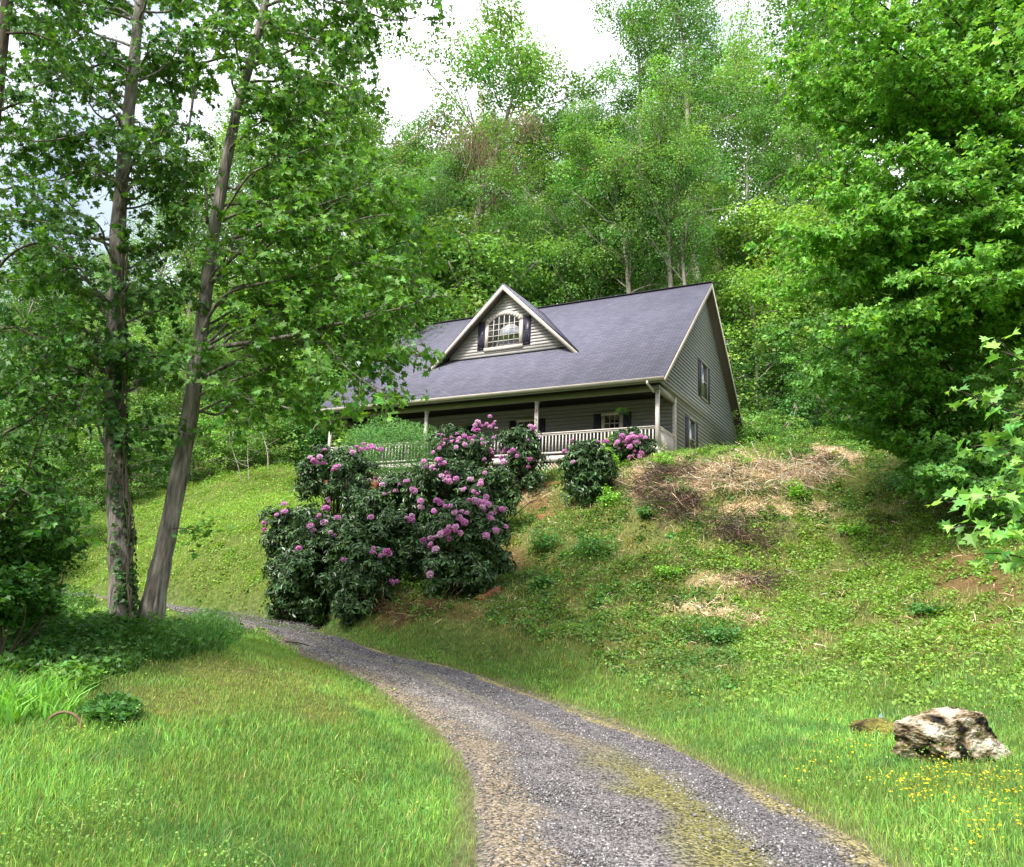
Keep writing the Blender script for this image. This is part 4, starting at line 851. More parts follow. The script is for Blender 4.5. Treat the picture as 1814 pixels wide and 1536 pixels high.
# ================================================================== FOREST behind the house
def proto(seed, H=20, spread=4.2, base=(.145, .28, .07), first=.32, nl=28, leaf=.145, twist=.1, ncl=5, clr=1.1, per=250, vase=.8, flat=1.0):
    global rng; keep = rng; rng = np.random.default_rng(seed)
    tr, lf = MB(), MB(); P = limb_path((0, 0, -.3), (rng.normal(0, .05), rng.normal(0, .05), 1), H * .93, 0, 14, .035); r0 = H * .0145
    tr.tube(P, np.linspace(r0, r0 * .15, 14), 9)
    C_ = []
    for i in range(nl):
        u = first + (1 - first) * ((i + rng.random()) / nl) ** .9; f = u * 13; j = min(int(f), 12); p = P[j] + (P[j + 1] - P[j]) * (f - j); a = i * 2.4 + rng.normal(0, .4)
        prof = (math.sin(math.pi * ((u - first) / (1 - first) * .66 + .2)) ** .55); ln = spread * prof * rng.uniform(.55, 1.1) + .4
        q = limb_path(p, (math.cos(a), math.sin(a), vase * rng.uniform(.5, 1.2) * (.6 + .7 * u)), ln, .10, 6, .14); tr.tube(q, np.linspace(r0 * .38 * (1.1 - u), .02, 6), 5)
        for k_ in range(ncl):
            m = rng.integers(2, 6); c = q[m] + rnd(1, .55)[0] * clr * .8; C_.append((c, clr * rng.uniform(.55, 1.15)))
            if k_ < 3: tr.tube(np.array([q[max(0, m - 1)], (q[m] + c) / 2 + rnd(1, .1)[0], c]), [.03, .02, .01], 4)
    C_.append((P[-1], clr)); C_.append((P[-1] + [0, 0, .5], clr * .8))
    for c, rr in C_:
        n = int(per * rng.uniform(.6, 1.2) * (rr / clr) ** 1.5); v = rnd(n); v /= np.linalg.norm(v, axis=1)[:, None]; v *= (.25 + .75 * rng.random(n) ** .35)[:, None]
        v[:, 2] = np.where(rng.random(n) < .45, np.abs(v[:, 2]), v[:, 2]); pos = c + v * rr * np.array([1, 1, .66 * flat]); tint = np.exp(rng.normal(0, .28)); bs = np.array(base) * tint * np.array([1 + rng.normal(0, .12), 1, 1])
        shapes(lf, KITE, pos, rnd(n, .42) + v * .9 + [0, 0, .7], rnd(n) + v * .6, leaf * rng.uniform(.6, 1.2, n), leafcol(n, bs, .15, .06))
    rng = keep
    V_ = np.concatenate(lf.v); return tr.mesh('trunk', BARKF, True), lf.mesh('crown', LEAF), float(np.percentile(V_[:, 2], 99.3))
PR = {'oval': proto(1), 'broad': proto(2, 19, 5.2, first=.28, nl=30, vase=.6), 'tall': proto(3, 24, 3.6, first=.38, nl=28), 'open': proto(4, 22, 5.0, first=.6, nl=24, ncl=4, per=210, vase=1.1), 'airy': proto(5, 21, 4.4, first=.35, nl=30, ncl=5, per=170, clr=1.2, leaf=.13, vase=1.0),
      'small': proto(6, 9, 2.6, first=.15, nl=24, clr=.85, per=130, leaf=.14, ncl=5, vase=.7), 'shrub': proto(7, 3.4, 1.5, first=.05, nl=20, clr=.5, per=110, leaf=.10, ncl=5, vase=.7), 'layered': proto(8, 8, 2.9, first=.08, nl=30, clr=.9, per=130, leaf=.12, ncl=6, vase=.15, flat=.35)}
placed = []
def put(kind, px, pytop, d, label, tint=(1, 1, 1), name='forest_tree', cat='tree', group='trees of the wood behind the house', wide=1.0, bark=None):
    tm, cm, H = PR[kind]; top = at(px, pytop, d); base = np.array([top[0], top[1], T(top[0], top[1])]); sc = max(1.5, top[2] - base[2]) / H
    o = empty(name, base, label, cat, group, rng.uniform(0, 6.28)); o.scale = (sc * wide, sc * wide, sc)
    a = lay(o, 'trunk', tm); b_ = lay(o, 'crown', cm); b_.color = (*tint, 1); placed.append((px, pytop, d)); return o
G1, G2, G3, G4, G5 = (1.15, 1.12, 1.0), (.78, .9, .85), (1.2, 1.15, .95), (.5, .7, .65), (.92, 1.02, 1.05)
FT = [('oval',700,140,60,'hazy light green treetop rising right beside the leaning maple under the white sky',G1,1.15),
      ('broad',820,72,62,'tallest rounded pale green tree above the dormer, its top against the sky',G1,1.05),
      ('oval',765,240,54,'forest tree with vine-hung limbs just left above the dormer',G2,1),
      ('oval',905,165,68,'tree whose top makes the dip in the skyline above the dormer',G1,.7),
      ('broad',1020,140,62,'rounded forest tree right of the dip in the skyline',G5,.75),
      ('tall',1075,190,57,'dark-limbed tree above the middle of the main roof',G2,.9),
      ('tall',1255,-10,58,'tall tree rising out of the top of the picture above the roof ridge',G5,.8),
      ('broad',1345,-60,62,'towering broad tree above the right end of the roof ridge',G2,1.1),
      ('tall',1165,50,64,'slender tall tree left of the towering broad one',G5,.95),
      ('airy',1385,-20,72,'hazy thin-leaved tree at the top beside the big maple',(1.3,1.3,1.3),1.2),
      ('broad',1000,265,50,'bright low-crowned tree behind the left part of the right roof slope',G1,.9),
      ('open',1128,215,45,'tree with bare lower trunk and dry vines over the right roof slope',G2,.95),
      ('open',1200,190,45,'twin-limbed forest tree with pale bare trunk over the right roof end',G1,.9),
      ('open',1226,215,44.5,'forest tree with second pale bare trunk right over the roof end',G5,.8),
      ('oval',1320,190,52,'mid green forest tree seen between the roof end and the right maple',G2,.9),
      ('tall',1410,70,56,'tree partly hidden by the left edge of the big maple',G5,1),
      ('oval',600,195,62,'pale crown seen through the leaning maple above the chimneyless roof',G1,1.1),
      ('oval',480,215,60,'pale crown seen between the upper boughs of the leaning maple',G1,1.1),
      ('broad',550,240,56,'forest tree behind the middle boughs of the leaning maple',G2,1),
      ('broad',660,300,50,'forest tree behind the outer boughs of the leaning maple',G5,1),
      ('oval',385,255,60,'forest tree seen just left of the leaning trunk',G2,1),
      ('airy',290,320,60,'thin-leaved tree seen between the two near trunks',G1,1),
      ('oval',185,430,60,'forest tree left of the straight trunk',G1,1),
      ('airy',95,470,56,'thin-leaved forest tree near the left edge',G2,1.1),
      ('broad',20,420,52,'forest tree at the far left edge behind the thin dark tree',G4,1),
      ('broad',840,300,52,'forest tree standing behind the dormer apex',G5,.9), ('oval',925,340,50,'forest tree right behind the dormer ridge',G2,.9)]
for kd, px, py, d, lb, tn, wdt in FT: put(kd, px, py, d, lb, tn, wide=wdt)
FT2 = [('oval',745,250,72,'forest tree far back between the two leftmost skyline crowns',G5,.9),('broad',845,215,74,'forest tree far back just under the tallest rounded crown',G2,.8),('oval',930,255,73,'forest tree far back under the dip in the skyline',G1,.9),
 ('oval',1010,225,72,'forest tree far back under the crown right of the dip',G2,.9),('broad',1100,230,74,'forest tree far back above the middle of the right ridge',G5,.8),('oval',1185,190,72,'forest tree far back above the pale bare trunks',G2,1),
 ('oval',680,330,64,'forest tree far back behind the outer leaves of the leaning maple',G2,1),('open',1165,260,47,'thin forest tree with a bare trunk left of the pale trunk pair',G2,.7),('open',1060,300,48,'slim bare-trunked forest tree above the middle of the ridge',G5,.7),('open',985,320,49,'slim bare-trunked forest tree right of the dormer',G2,.7),('open',775,330,48,'slim bare-trunked forest tree left of the dormer apex',G2,.7)]
for kd, px, py, d, lb, tn, wdt in FT2: put(kd, px, py, d, lb, tn, wide=wdt)
UT = [('small',625,430,46,'small tree behind the left end of the roof',G1),('small',700,470,45,'small bright tree over the left roof slope',G1),('small',775,410,46,'small tree left of the dormer apex',G2),('small',860,425,48,'small tree just above the dormer apex',G3),
      ('small',945,440,48,'small bright tree where dormer and main ridge meet',G5),('small',1035,455,48,'small tree above the middle of the right ridge',G1),('small',1085,490,50,'small yellow-green tree behind the ridge, left of the bare trunks',G3),('small',1160,498,50,'low leafy tree behind the right end of the ridge',G3),
      ('small',1310,410,50,'yellow-green young tree right above the gable peak',G3),('small',1370,370,48,'pale young tree between gable and right maple, higher up',(1.7,1.5,1.15)),('small',1330,480,45,'pale yellowish bushy tree right of the gable peak',(1.6,1.45,1.1)),
      ('layered',1345,590,44,'dark layered evergreen just right of the gable wall',G4),('layered',1420,600,43,'dark layered evergreen between gable and drooping maple',(.6,.8,.75)),('small',1400,500,46,'mid green small tree over the dark evergreens',G5),
      ('small',500,470,45,'small tree behind the leaning maple at roof height',G3),('small',420,540,44,'small tree right of the leaning trunk above the shrubs',G3),('small',560,560,45,'small bright tree touching the left roof end',G3),('small',300,560,42,'small tree between the near trunks above the left bank',G1),
      ('small',240,600,42,'small tree just right of the straight trunk',G1),('small',140,600,40,'small tree left of the straight trunk above the grass slope',G1),('small',60,640,38,'small dark tree at the left above the grass slope',G4),('small',1480,560,42,'small tree behind the drooping maple',G2),('small',1262,485,53,'small tree directly behind the gable peak',G1),
      ('small',640,540,44,'small tree right at the left end of the ridge',G5),('small',370,600,41,'small tree behind the leaning trunk',G2)]
for kd, px, py, d, lb, tn in UT: put(kd, px, py, d, lb, tn, 'young_tree', 'tree', 'young trees at the wood edge')
SHR = [(90,790,36,'bush at the far left end of the grass slope',G2),(150,760,37,'bush behind the grass slope left of the straight trunk',G1),(265,740,38,'bright bush framed by the two near trunks',G5),(310,770,38,'round bush just left of the leaning trunk behind the slope',G1),(385,730,39,'bright bush right of the leaning trunk',(1.4,1.35,1.1)),
       (430,760,40,'bush behind the thin pale saplings',G5),(480,730,41,'bush left of the house corner',G1),(530,720,42,'bush beside the left house corner',G2),(575,740,42,'dark bush touching the left porch end',G4),
       (1375,735,36,'low light green bush right of the gable foot',G1),(1425,760,34,'low bush on the lawn edge under the dark evergreens',G1),(1500,745,33,'light bush under the drooping maple',G3),(1340,765,38,'low weeds like bush at the gable foot',G5),(1550,740,33,'bush behind the drooping maple, right of the lawn',G2),(200,800,36,'low bush hidden mostly by the straight trunk',G1),
       (20,860,30,'dark bush at the left edge above the weeds',G4),(130,880,33,'bush at the foot of the grass slope on the left',G2)]
for px, py, d, lb, tn in SHR: put('shrub', px, py, d, lb, tn, 'shrub', 'shrub', 'shrubs along the wood edge', 1.15)

# far wood as one mass: undergrowth and distant crowns on the hillside
n = 90000; x = rng.uniform(-60, 75, n); y = rng.uniform(40, 118, n); z = T(x, y)
a, b = house_ab(x, y); k = (y > 43 + .25 * np.maximum(x, -20)) & (fbm(x, y, 3.5, 2) > .36) & ((b > 16) | (a < -3) | (a > 19)); x, y, z = x[k], y[k], z[k]; n = len(x)
hh = (fbm(x + 7, y, 2.5, 3) - .25) * 5 * rng.random(n) ** .6 + np.where(y > 78, rng.random(n) * 11 * vnoise(x, y, 5), 0)
mb = MB(); shapes(mb, KITE, np.stack([x, y, z + hh], -1), rnd(n, .6) + [0, -.4, .8], rnd(n), rng.uniform(.15, .30, n) * (1 + (y - 40) / 60), mixc(leafcol(n, (.19, .37, .07), .3, .2), (.26, .36, .09), np.clip((fbm(x, y, 6, 2) - .5) * 5, 0, 1) * .6))
tag(mb.build('woodland_undergrowth', LEAF), 'light green undergrowth and distant foliage on the wooded hillside', 'undergrowth', kind='stuff')
def wood_mass(name, label, pts, per, leaf, base, hh=14, cr=3.2):
    mb = MB()
    for (x, y) in pts:
        z = float(T(x, y)); H_ = hh * rng.uniform(.7, 1.25); n = per * 7; k_ = rng.integers(0, 7, n); cs = rnd(7) * [cr * .55, cr * .55, H_ * .2] + [x, y, z + H_ * .68]
        v = rnd(n); v /= np.linalg.norm(v, axis=1)[:, None]; P = cs[k_] + v * (rng.random(n) ** .4)[:, None] * [cr * .62, cr * .62, cr * .55]
        b_ = np.array(base) * np.exp(rng.normal(0, .2)) * [1 + rng.normal(0, .12), 1, 1]
        shapes(mb, KITE, P, rnd(n, .6) + [0, 0, .8], rnd(n), leaf * rng.uniform(.6, 1.2, n), leafcol(n, b_, .25, .12))
        mb.tube(limb_path((x, y, z - .5), (0, 0, 1), H_ * .9, 0, 6, .05), np.linspace(.2, .05, 6), 5, (.12, .10, .08))
    return tag(mb.build(name, LEAF), label, 'woodland', kind='stuff')
wood_mass('distant_woodland', 'distant trees covering the hillside far behind the house', [(rng.uniform(-75, 75), rng.uniform(66, 112)) for _ in range(210)], 90, .36, (.19, .33, .11))
wood_mass('opposite_woodland', 'wood on the far side of the valley behind the viewer, mirrored in the dormer window', [(rng.uniform(-95, 95), -rng.uniform(48, 95)) for _ in range(190)], 60, .8, (.06, .14, .03), 13, 4.5)

# dry vines hanging in two forest trees
def vines(cx, cy, d, w_, h_, n, label):
    mb = MB(); c = at(cx, cy, d)
    for _ in range(n):
        p = c + np.array([rng.normal(0, w_ / 2), rng.normal(0, w_ / 2), h_ / 2 * rng.uniform(.3, 1)]); q = limb_path(p, (rng.normal(0, .3), rng.normal(0, .3), -1), h_ * rng.uniform(.4, 1), 0, 7, .18); mb.tube(q, .018, 3, leafcol(1, (.22, .15, .10), .3)[0])
    o = mb.build('vine_tangle', DRY); tag(o, label, 'vines', 'dry vine tangles hanging in forest trees')
vines(820, 290, 52, 3.2, 6.5, 240, 'brown tangle of dry vines hanging above the dormer apex')
vines(1115, 320, 46.5, 1.6, 4, 120, 'smaller brown vine tangle above the right roof slope')
vines(930, 230, 54, 1.4, 3, 70, 'brown vine tangle right of the large one, under the skyline dip')

# ================================================================== RHODODENDRONS and the big bushes
TR_ = {}
def truss_mesh(seed, c):
    r = np.random.default_rng(seed); mb = MB(); n = 26
    for i in range(n):
        ph = i * 2.4; ct = 1 - 1.35 * (i + .5) / n; st = math.sqrt(max(0, 1 - ct * ct)); v = np.array([st * math.cos(ph), st * math.sin(ph), ct]); p = v * np.array([.062, .062, .058]) * r.uniform(.75, 1.2)
        col = np.array(c) * np.exp(r.normal(0, .2)) * np.array([1, 1 + r.normal(0, .15), 1]); col = np.clip(col, 0, .95)
        e1 = np.cross(v, [.3, .2, .9]); e1 /= np.linalg.norm(e1); e2 = np.cross(v, e1)
        V = [p - v * .012]
        for k in range(10):
            a = k * math.pi / 5; q = .034 if k % 2 == 0 else .022; V.append(p + (e1 * math.cos(a) + e2 * math.sin(a)) * q + v * (.014 if k % 2 == 0 else .020))
        mb.add(V, [(0, 1 + k, 1 + (k + 1) % 10) for k in range(10)], np.vstack([col * .55] + [col] * 10))
    return mb.mesh('flower_cluster', PETAL)
TM = [truss_mesh(s, c) for s, c in ((1, (.66, .27, .57)), (2, (.76, .38, .66)), (3, (.85, .56, .76)), (4, (.60, .19, .46)))]
def rosettes(mb, P, Nn, size, base, nl=8, var=.25):
    """whorls of long drooping leaves at shoot tips"""
    n = len(P); Nn = Nn / np.linalg.norm(Nn, axis=1)[:, None]
    e = np.cross(Nn, rnd(n)); e /= np.linalg.norm(e, axis=1)[:, None]; f = np.cross(Nn, e)
    for k in range(nl):
        a = 2 * math.pi * k / nl + rng.normal(0, .25, n); o = e * np.cos(a)[:, None] + f * np.sin(a)[:, None]; t = o + Nn * rng.uniform(-.25, .5, n)[:, None] + [0, 0, -.15]
        shapes(mb, LONG6, P + o * .012, Nn + rnd(n, .25) + o * .1, t, size * rng.uniform(.7, 1.15, n), leafcol(n, base, var, .12), rng.uniform(.1, .5, n))
LONG6 = half([(0, 0), (1, 0), (.7, .17), (.3, .17)])
BUSH = [  # px, py, rx, ry, depth, nros, kind, label
 (600,852,66,54,25.5,520,'r','rhododendron at the upper left with pink blooms below the left porch corner'),
 (510,955,42,60,22.5,420,'r','slim leggy rhododendron furthest left on the slope'),
 (575,990,76,80,21.5,900,'r','dark rhododendron in the lower left of the group'),
 (640,1035,62,54,19.9,480,'r','low flowerless rhododendron at the bottom middle of the group'),
 (700,900,72,56,23.8,620,'r','rhododendron in the middle of the group below the pale feathery shrub'),
 (690,985,66,70,21.0,560,'r','rhododendron left of the biggest one, low in the group'),
 (822,975,84,94,20.6,1000,'r','biggest rhododendron, lower right of the group, dense pink on its right'),
 (800,865,72,56,23.8,620,'r','rhododendron right of centre with rows of pink heads'),
 (870,880,50,60,23.6,460,'r','rhododendron on the right flank of the group'),
 (825,800,66,40,27.0,480,'r','rhododendron against the porch with the highest pink blooms'),
 (925,800,42,46,26.8,360,'r','rhododendron in front of the numbered post'),
 (1036,843,46,62,24.8,560,'r','single upright dark rhododendron standing right of the group'),
 (1117,796,33,26,26.6,260,'r','small rhododendron at the railing thick with pink blooms'),
 (636,925,58,56,25,420,'r','rhododendron filling the left middle of the group, mostly leaves'),
 (640,1000,60,60,22,420,'r','dark leafy rhododendron between the lower left and lower middle ones'),
 (530,1020,44,40,22,300,'r','small dark rhododendron at the lower left foot of the group'),
 (700,798,94,50,28.2,0,'g','pale feathery green shrub among the rhododendrons'),
 (1068,830,26,34,25.2,0,'y','yellow green bush leaning on the right of the single rhododendron'),
 (1090,795,22,22,26.8,0,'y','small bright bush between the single rhododendron and the railing')]
TRUSS = [(852,747),(863,744),(844,754),(854,754),(862,753),(840,761),(870,757),(876,754),(804,777),(818,771),(827,774),(813,780),(821,783),(810,787),(824,791),(830,783),(803,783),(843,774),(846,777),(859,784),(790,779),(783,786),(775,792),(777,767),(767,803),(780,774),
 (652,787),(645,789),(661,790),(638,793),(628,801),(655,793),(631,794),(665,792),(621,799),(550,809),(557,816),(563,813),(570,818),(576,797),(601,822),(596,833),(751,822),(755,826),(763,826),(774,817),(780,820),(783,827),(787,835),(791,846),(798,845),(810,846),(795,852),(788,850),
 (831,847),(828,855),(859,852),(866,836),(867,800),(874,799),(880,800),(857,813),(884,812),(894,796),(900,799),(919,807),(840,863),(846,863),(818,870),(824,869),(936,816),(940,823),(932,780),(940,757),(946,759),(957,774),(705,855),(718,856),(680,860),(679,875),(699,873),(730,870),
 (752,889),(780,895),(764,905),(768,908),(794,900),(810,905),(804,913),(814,912),(823,912),(836,883),(841,888),(848,892),(857,896),(864,889),(870,905),(877,912),(867,915),(879,906),(858,900),(891,895),(889,903),(827,926),(877,938),(871,938),(896,938),(793,933),(781,945),(791,948),(801,949),(810,941),(815,946),
 (772,952),(767,959),(760,968),(754,955),(764,1014),(698,1031),(668,972),(675,981),(688,978),(682,984),(724,916),(730,919),(663,915),(583,890),(575,898),(579,895),(560,916),(572,921),(595,921),(555,936),(587,944),(494,910),(502,909),(471,933),(524,974),(609,989),(665,850),
 (1016,780),(1057,780),(996,802),(1008,816),(1095,780),(1102,775),(1108,776),(1115,773),(1121,778),(1128,775),(1138,771),(1143,773),(1105,785),(1111,783),(1118,780),(1126,780),(1096,788),(1101,793),(1108,790),(1113,786),(1126,801),(1115,809),(1123,810),(1136,808),(1133,809),(1092,783),(1133,781)]
rho = []; RP, RB = [], []
for px, py, rx, ry, d, nr, kd, lb in BUSH:
    gq = ground(px, py + ry * .92); d = min(float(gq[1] + rx * gq[1] / F_PX * .55), d + .3)
    c = at(px, py, d); rr = np.array([rx * d / F_PX, rx * d / F_PX * .9, ry * d / F_PX]); gz = float(T(c[0], c[1]))
    if c[2] - rr[2] > gz + .9: pass
    base = np.array([c[0], c[1], gz])
    wm, lm = MB(), MB()
    if kd == 'r':
        o = empty('rhododendron', base, lb, 'rhododendron', 'rhododendrons on the bank')
        nc = max(20, nr // 13); cv = rnd(nc); cv /= np.linalg.norm(cv, axis=1)[:, None]; cv[:, 2] = np.where(cv[:, 2] < -.8, -cv[:, 2], cv[:, 2]); cv[:, 1] -= .15
        cc = c + cv * rr * rng.uniform(.35, .92, nc)[:, None]; lo_ = rng.random(nc) < .28; tg_ = T(cc[:, 0], cc[:, 1]); cc[:, 2] = np.where(lo_, tg_ + .2 + rng.random(nc) * np.maximum(.1, c[2] - tg_ - .2), cc[:, 2]); cc[:, 2] = np.maximum(cc[:, 2], tg_ + .2); crad = rng.uniform(.28, .52, nc) * (d / 23)
        n = int(nr * 2.3); k_ = rng.integers(0, nc, n); v = rnd(n) * [1, 1, .8] + [0, -.1, .55]; v /= np.linalg.norm(v, axis=1)[:, None]; P = cc[k_] + v * (crad[k_] * (.55 + .5 * rng.random(n)))[:, None]
        g_ = T(P[:, 0], P[:, 1]); P[:, 2] = np.maximum(P[:, 2], g_ + .08)
        rosettes(lm, P, v + [0, 0, .5] + rnd(n, .25), .15, (.045, .095, .028), 8, .45)
        for q_ in cc: wm.tube(np.array([base + rnd(1, .1)[0] * [1, 1, 0] * rr, (base + q_) / 2 + rnd(1, .12)[0] - [0, 0, .1], q_]), [.014, .010, .005], 5)
        ns = 5 if rx < 40 else 9
        for _ in range(ns):
            q = limb_path(base + rnd(1, .12)[0] * [1, 1, 0] * rr - [0, 0, .1], rnd(1, .2)[0] * [1, 1, 0] + [0, 0, 1], (c[2] - gz) + rr[2] * .5, -.02, 8, .1); wm.tube(q, np.linspace(.028, .009, 8), 6)
            for k5 in range(5): m = rng.integers(2, 7); wm.tube(limb_path(q[m], rnd(1)[0] + [0, 0, .9], rr[0] * .4, 0, 5, .15), np.linspace(.012, .005, 5), 4)
        f = lm.build('foliage', GLOSSLEAF, o); f.location = -Vector(base)
        rho.append((c, rr, o)); RP.append(P); RB.append(np.full(len(P), len(rho) - 1))
    else:
        o = empty('shrub', base, lb, 'shrub', 'green shrubs by the rhododendrons'); n = 15000 if kd == 'g' else 1700; v = rnd(n); v /= np.linalg.norm(v, axis=1)[:, None]
        lump = .7 + .6 * fbm(v[:, 0] * 2 + px, v[:, 2] * 2 + v[:, 1] * 2, .6, 2); P = c + v * rr * (lump * (.5 + .55 * rng.random(n) ** .4))[:, None]; P[:, 2] = np.maximum(P[:, 2], T(P[:, 0], P[:, 1]) + .05)
        shapes(lm, LONG if kd == 'g' else KITE, P, rnd(n, .6) + [0, 0, 1], rnd(n) + v + [0, 0, .5], rng.uniform(.05, .11, n) * (1.1 if kd == 'g' else 1.2), leafcol(n, (.13, .29, .10) if kd == 'g' else (.22, .44, .05), .25))
        for _ in range(7): wm.tube(limb_path(base - [0, 0, .1], rnd(1, .5)[0] * [1, 1, 0] + [0, 0, 1], (c[2] - gz) + rr[2] * .5, 0, 6, .15), np.linspace(.02, .006, 6), 5)
        f = lm.build('foliage', LEAF, o); f.location = -Vector(base)
    s_ = wm.build('stems', BARKD, o, True); s_.location = -Vector(base)
# flower clusters sit on the bush surfaces
RP = np.concatenate(RP); RB = np.concatenate(RB); RQ = RP - np.array([0, 0, CAMZ])
for i, (px, py) in enumerate(TRUSS):
    r = ray(px, py); r = r / np.linalg.norm(r); t_ = RQ @ r; ds = np.linalg.norm(RQ - t_[:, None] * r, axis=1)
    near = np.where(ds < .16)[0]
    k = near[np.argmin(t_[near])] if len(near) else int(np.argmin(ds)); c, rr, o = rho[RB[k]]; P = np.array([0, 0, CAMZ]) + r * t_[k]; v = (P - c) / rr
    for j in range(1 + (rng.random() < .5)):
        me = TM[rng.choice([0, 1, 1, 2, 3], p=[.3, .2, .2, .2, .1])]; fo = lay(o, 'flower_cluster', me); q = P + rng.normal(0, .05, 3) * (1 if j == 0 else 2.2) - r / np.linalg.norm(r) * .06
        fo.location = Vector(q) - Vector(o.location); nv = Vector(v * .8 + np.array([0, 0, .7]) + rng.normal(0, .2, 3)); fo.rotation_euler = nv.to_track_quat('Z', 'Y').to_euler(); s = rng.uniform(.62, 1.3); fo.scale = (s, s * rng.uniform(.8, 1.1), s * rng.uniform(.7, 1.05))

# ================================================================== undergrowth under the near trees
def tuft(name, px, py, rx, ry, n, base, hh, label, cat, leafy=0, lean=.5, group='undergrowth under the near trees', wdt=.014):
    """a clump of long arching blades (and broad leaves) growing in an ellipse of ground"""
    c = ground(px, py); mb = MB(); q = rng.random(n) ** .5; a = rng.uniform(0, 6.283, n)
    pp = ground(px + rx * q * np.cos(a), py + ry * q * np.sin(a)); h = hh * rng.uniform(.45, 1.15, n) * (1.1 - .5 * q)
    blades(mb, pp - [0, 0, .01], h, np.full(n, wdt) * rng.uniform(.6, 1.3, n), leafcol(n, base, .3, .15), lean)
    if leafy:
        q = rng.random(leafy) ** .5; a = rng.uniform(0, 6.283, leafy); p2 = ground(px + rx * q * np.cos(a), py + ry * q * np.sin(a)); p2[:, 2] += hh * rng.random(leafy) * (1.05 - .5 * q) * (.4 + .9 * fbm(p2[:, 0], p2[:, 1], .6, 2))
        shapes(mb, LOBED, p2, rnd(leafy, .5) + [0, 0, 1], rnd(leafy) * [1, 1, .3], rng.uniform(.05, .10, leafy), leafcol(leafy, base, .3))
    o = mb.build(name, LEAF); me = o.data
    me.transform(Matrix.Translation(-Vector(c))); o.location = Vector(c); return tag(o, label, cat, group)
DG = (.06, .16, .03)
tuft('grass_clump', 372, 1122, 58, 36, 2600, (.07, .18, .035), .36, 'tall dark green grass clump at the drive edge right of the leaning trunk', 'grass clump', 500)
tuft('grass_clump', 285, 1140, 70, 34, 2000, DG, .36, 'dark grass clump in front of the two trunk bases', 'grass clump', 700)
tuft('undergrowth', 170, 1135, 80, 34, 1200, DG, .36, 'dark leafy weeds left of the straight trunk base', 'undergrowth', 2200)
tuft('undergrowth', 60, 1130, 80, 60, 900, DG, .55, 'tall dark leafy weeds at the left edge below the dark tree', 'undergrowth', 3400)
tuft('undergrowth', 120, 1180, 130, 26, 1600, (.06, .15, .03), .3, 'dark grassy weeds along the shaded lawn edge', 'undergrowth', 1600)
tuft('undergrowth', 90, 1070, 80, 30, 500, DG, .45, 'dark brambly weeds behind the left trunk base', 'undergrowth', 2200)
tuft('daylily_clump', 85, 1255, 60, 26, 420, (.17, .38, .06), .38, 'light green strappy lilies at the left edge of the lawn', 'plant', 0, .75, wdt=.026)
tuft('daylily_clump', 10, 1262, 40, 30, 260, (.17, .38, .06), .4, 'light green strappy lilies cut by the left picture edge', 'plant', 0, .75, wdt=.026)
tuft('grass_clump', 195, 1272, 48, 20, 900, (.065, .18, .04), .25, 'feathery dark green weeds right of the lilies', 'weeds', 900)
tuft('grass_clump', 120, 1215, 60, 16, 500, (.12, .26, .05), .28, 'light weeds just behind the lilies', 'weeds', 500)
# bush at left edge, dense and dark
for px, py, rx, ry, d, n, lb in [(40, 960, 80, 90, 11.3, 4200, 'dense dark bush at the left edge beside the straight trunk'), (20, 1060, 70, 50, 10.6, 2400, 'low dark bush at the left edge under the dense one')]:
    c = at(px, py, d); rr = np.array([rx, rx, ry]) * d / F_PX; base = np.array([c[0], c[1], float(T(c[0], c[1]))]); lm, wm = MB(), MB()
    v = rnd(n); v /= np.linalg.norm(v, axis=1)[:, None]; P = c + v * rr * ((.6 + .8 * fbm(v[:, 0] * 2, v[:, 2] * 2 + v[:, 1], .6, 2)) * (.4 + .65 * rng.random(n) ** .5))[:, None]
    shapes(lm, LOBED, P, rnd(n, .6) + [0, 0, 1], rnd(n) + v * .5, rng.uniform(.05, .1, n), leafcol(n, (.05, .14, .024), .3))
    for _ in range(9): wm.tube(limb_path(base - [0, 0, .1], rnd(1, .4)[0] * [1, 1, 0] + [0, 0, 1], c[2] - base[2] + rr[2] * .6, 0, 7, .12), np.linspace(.02, .005, 7), 5)
    o = empty('shrub', base, lb, 'shrub', 'dark bushes at the left edge'); f = lm.build('foliage', LEAF, o); f.location = -Vector(base); s_ = wm.build('stems', BARKD, o, True); s_.location = -Vector(base)
# sprigs near the trunks
for px, py, d, n, lb in [(355, 925, 12.8, 60, 'small leafy sprig growing off the right side of the leaning trunk'), (150, 950, 12.4, 26, 'tiny leafy sprig hanging left of the straight trunk')]:
    c = at(px, py, d); lm, wm = MB(), MB(); side = 1 if px > 300 else -1
    q = limb_path(at(305 if side > 0 else 196, py + 12, 13.0), (side, -.3, .25), abs(c[0] - at(305 if side > 0 else 196, py, 13)[0]) + .1, .1, 6, .1); wm.tube(q, np.linspace(.012, .004, 6), 5)
    P = q[-1] + rnd(n) * [.2, .15, .13]; shapes(lm, MAPLE, P, rnd(n, .5) + [0, 0, 1], rnd(n), rng.uniform(.07, .12, n), leafcol(n, (.10, .25, .035), .25))
    o = empty('leafy_sprig', q[0], lb, 'sprig'); f = lm.build('foliage', LEAF, o); f.location = -Vector(q[0]); s_ = wm.build('stem', BARKD, o, True); s_.location = -Vector(q[0])

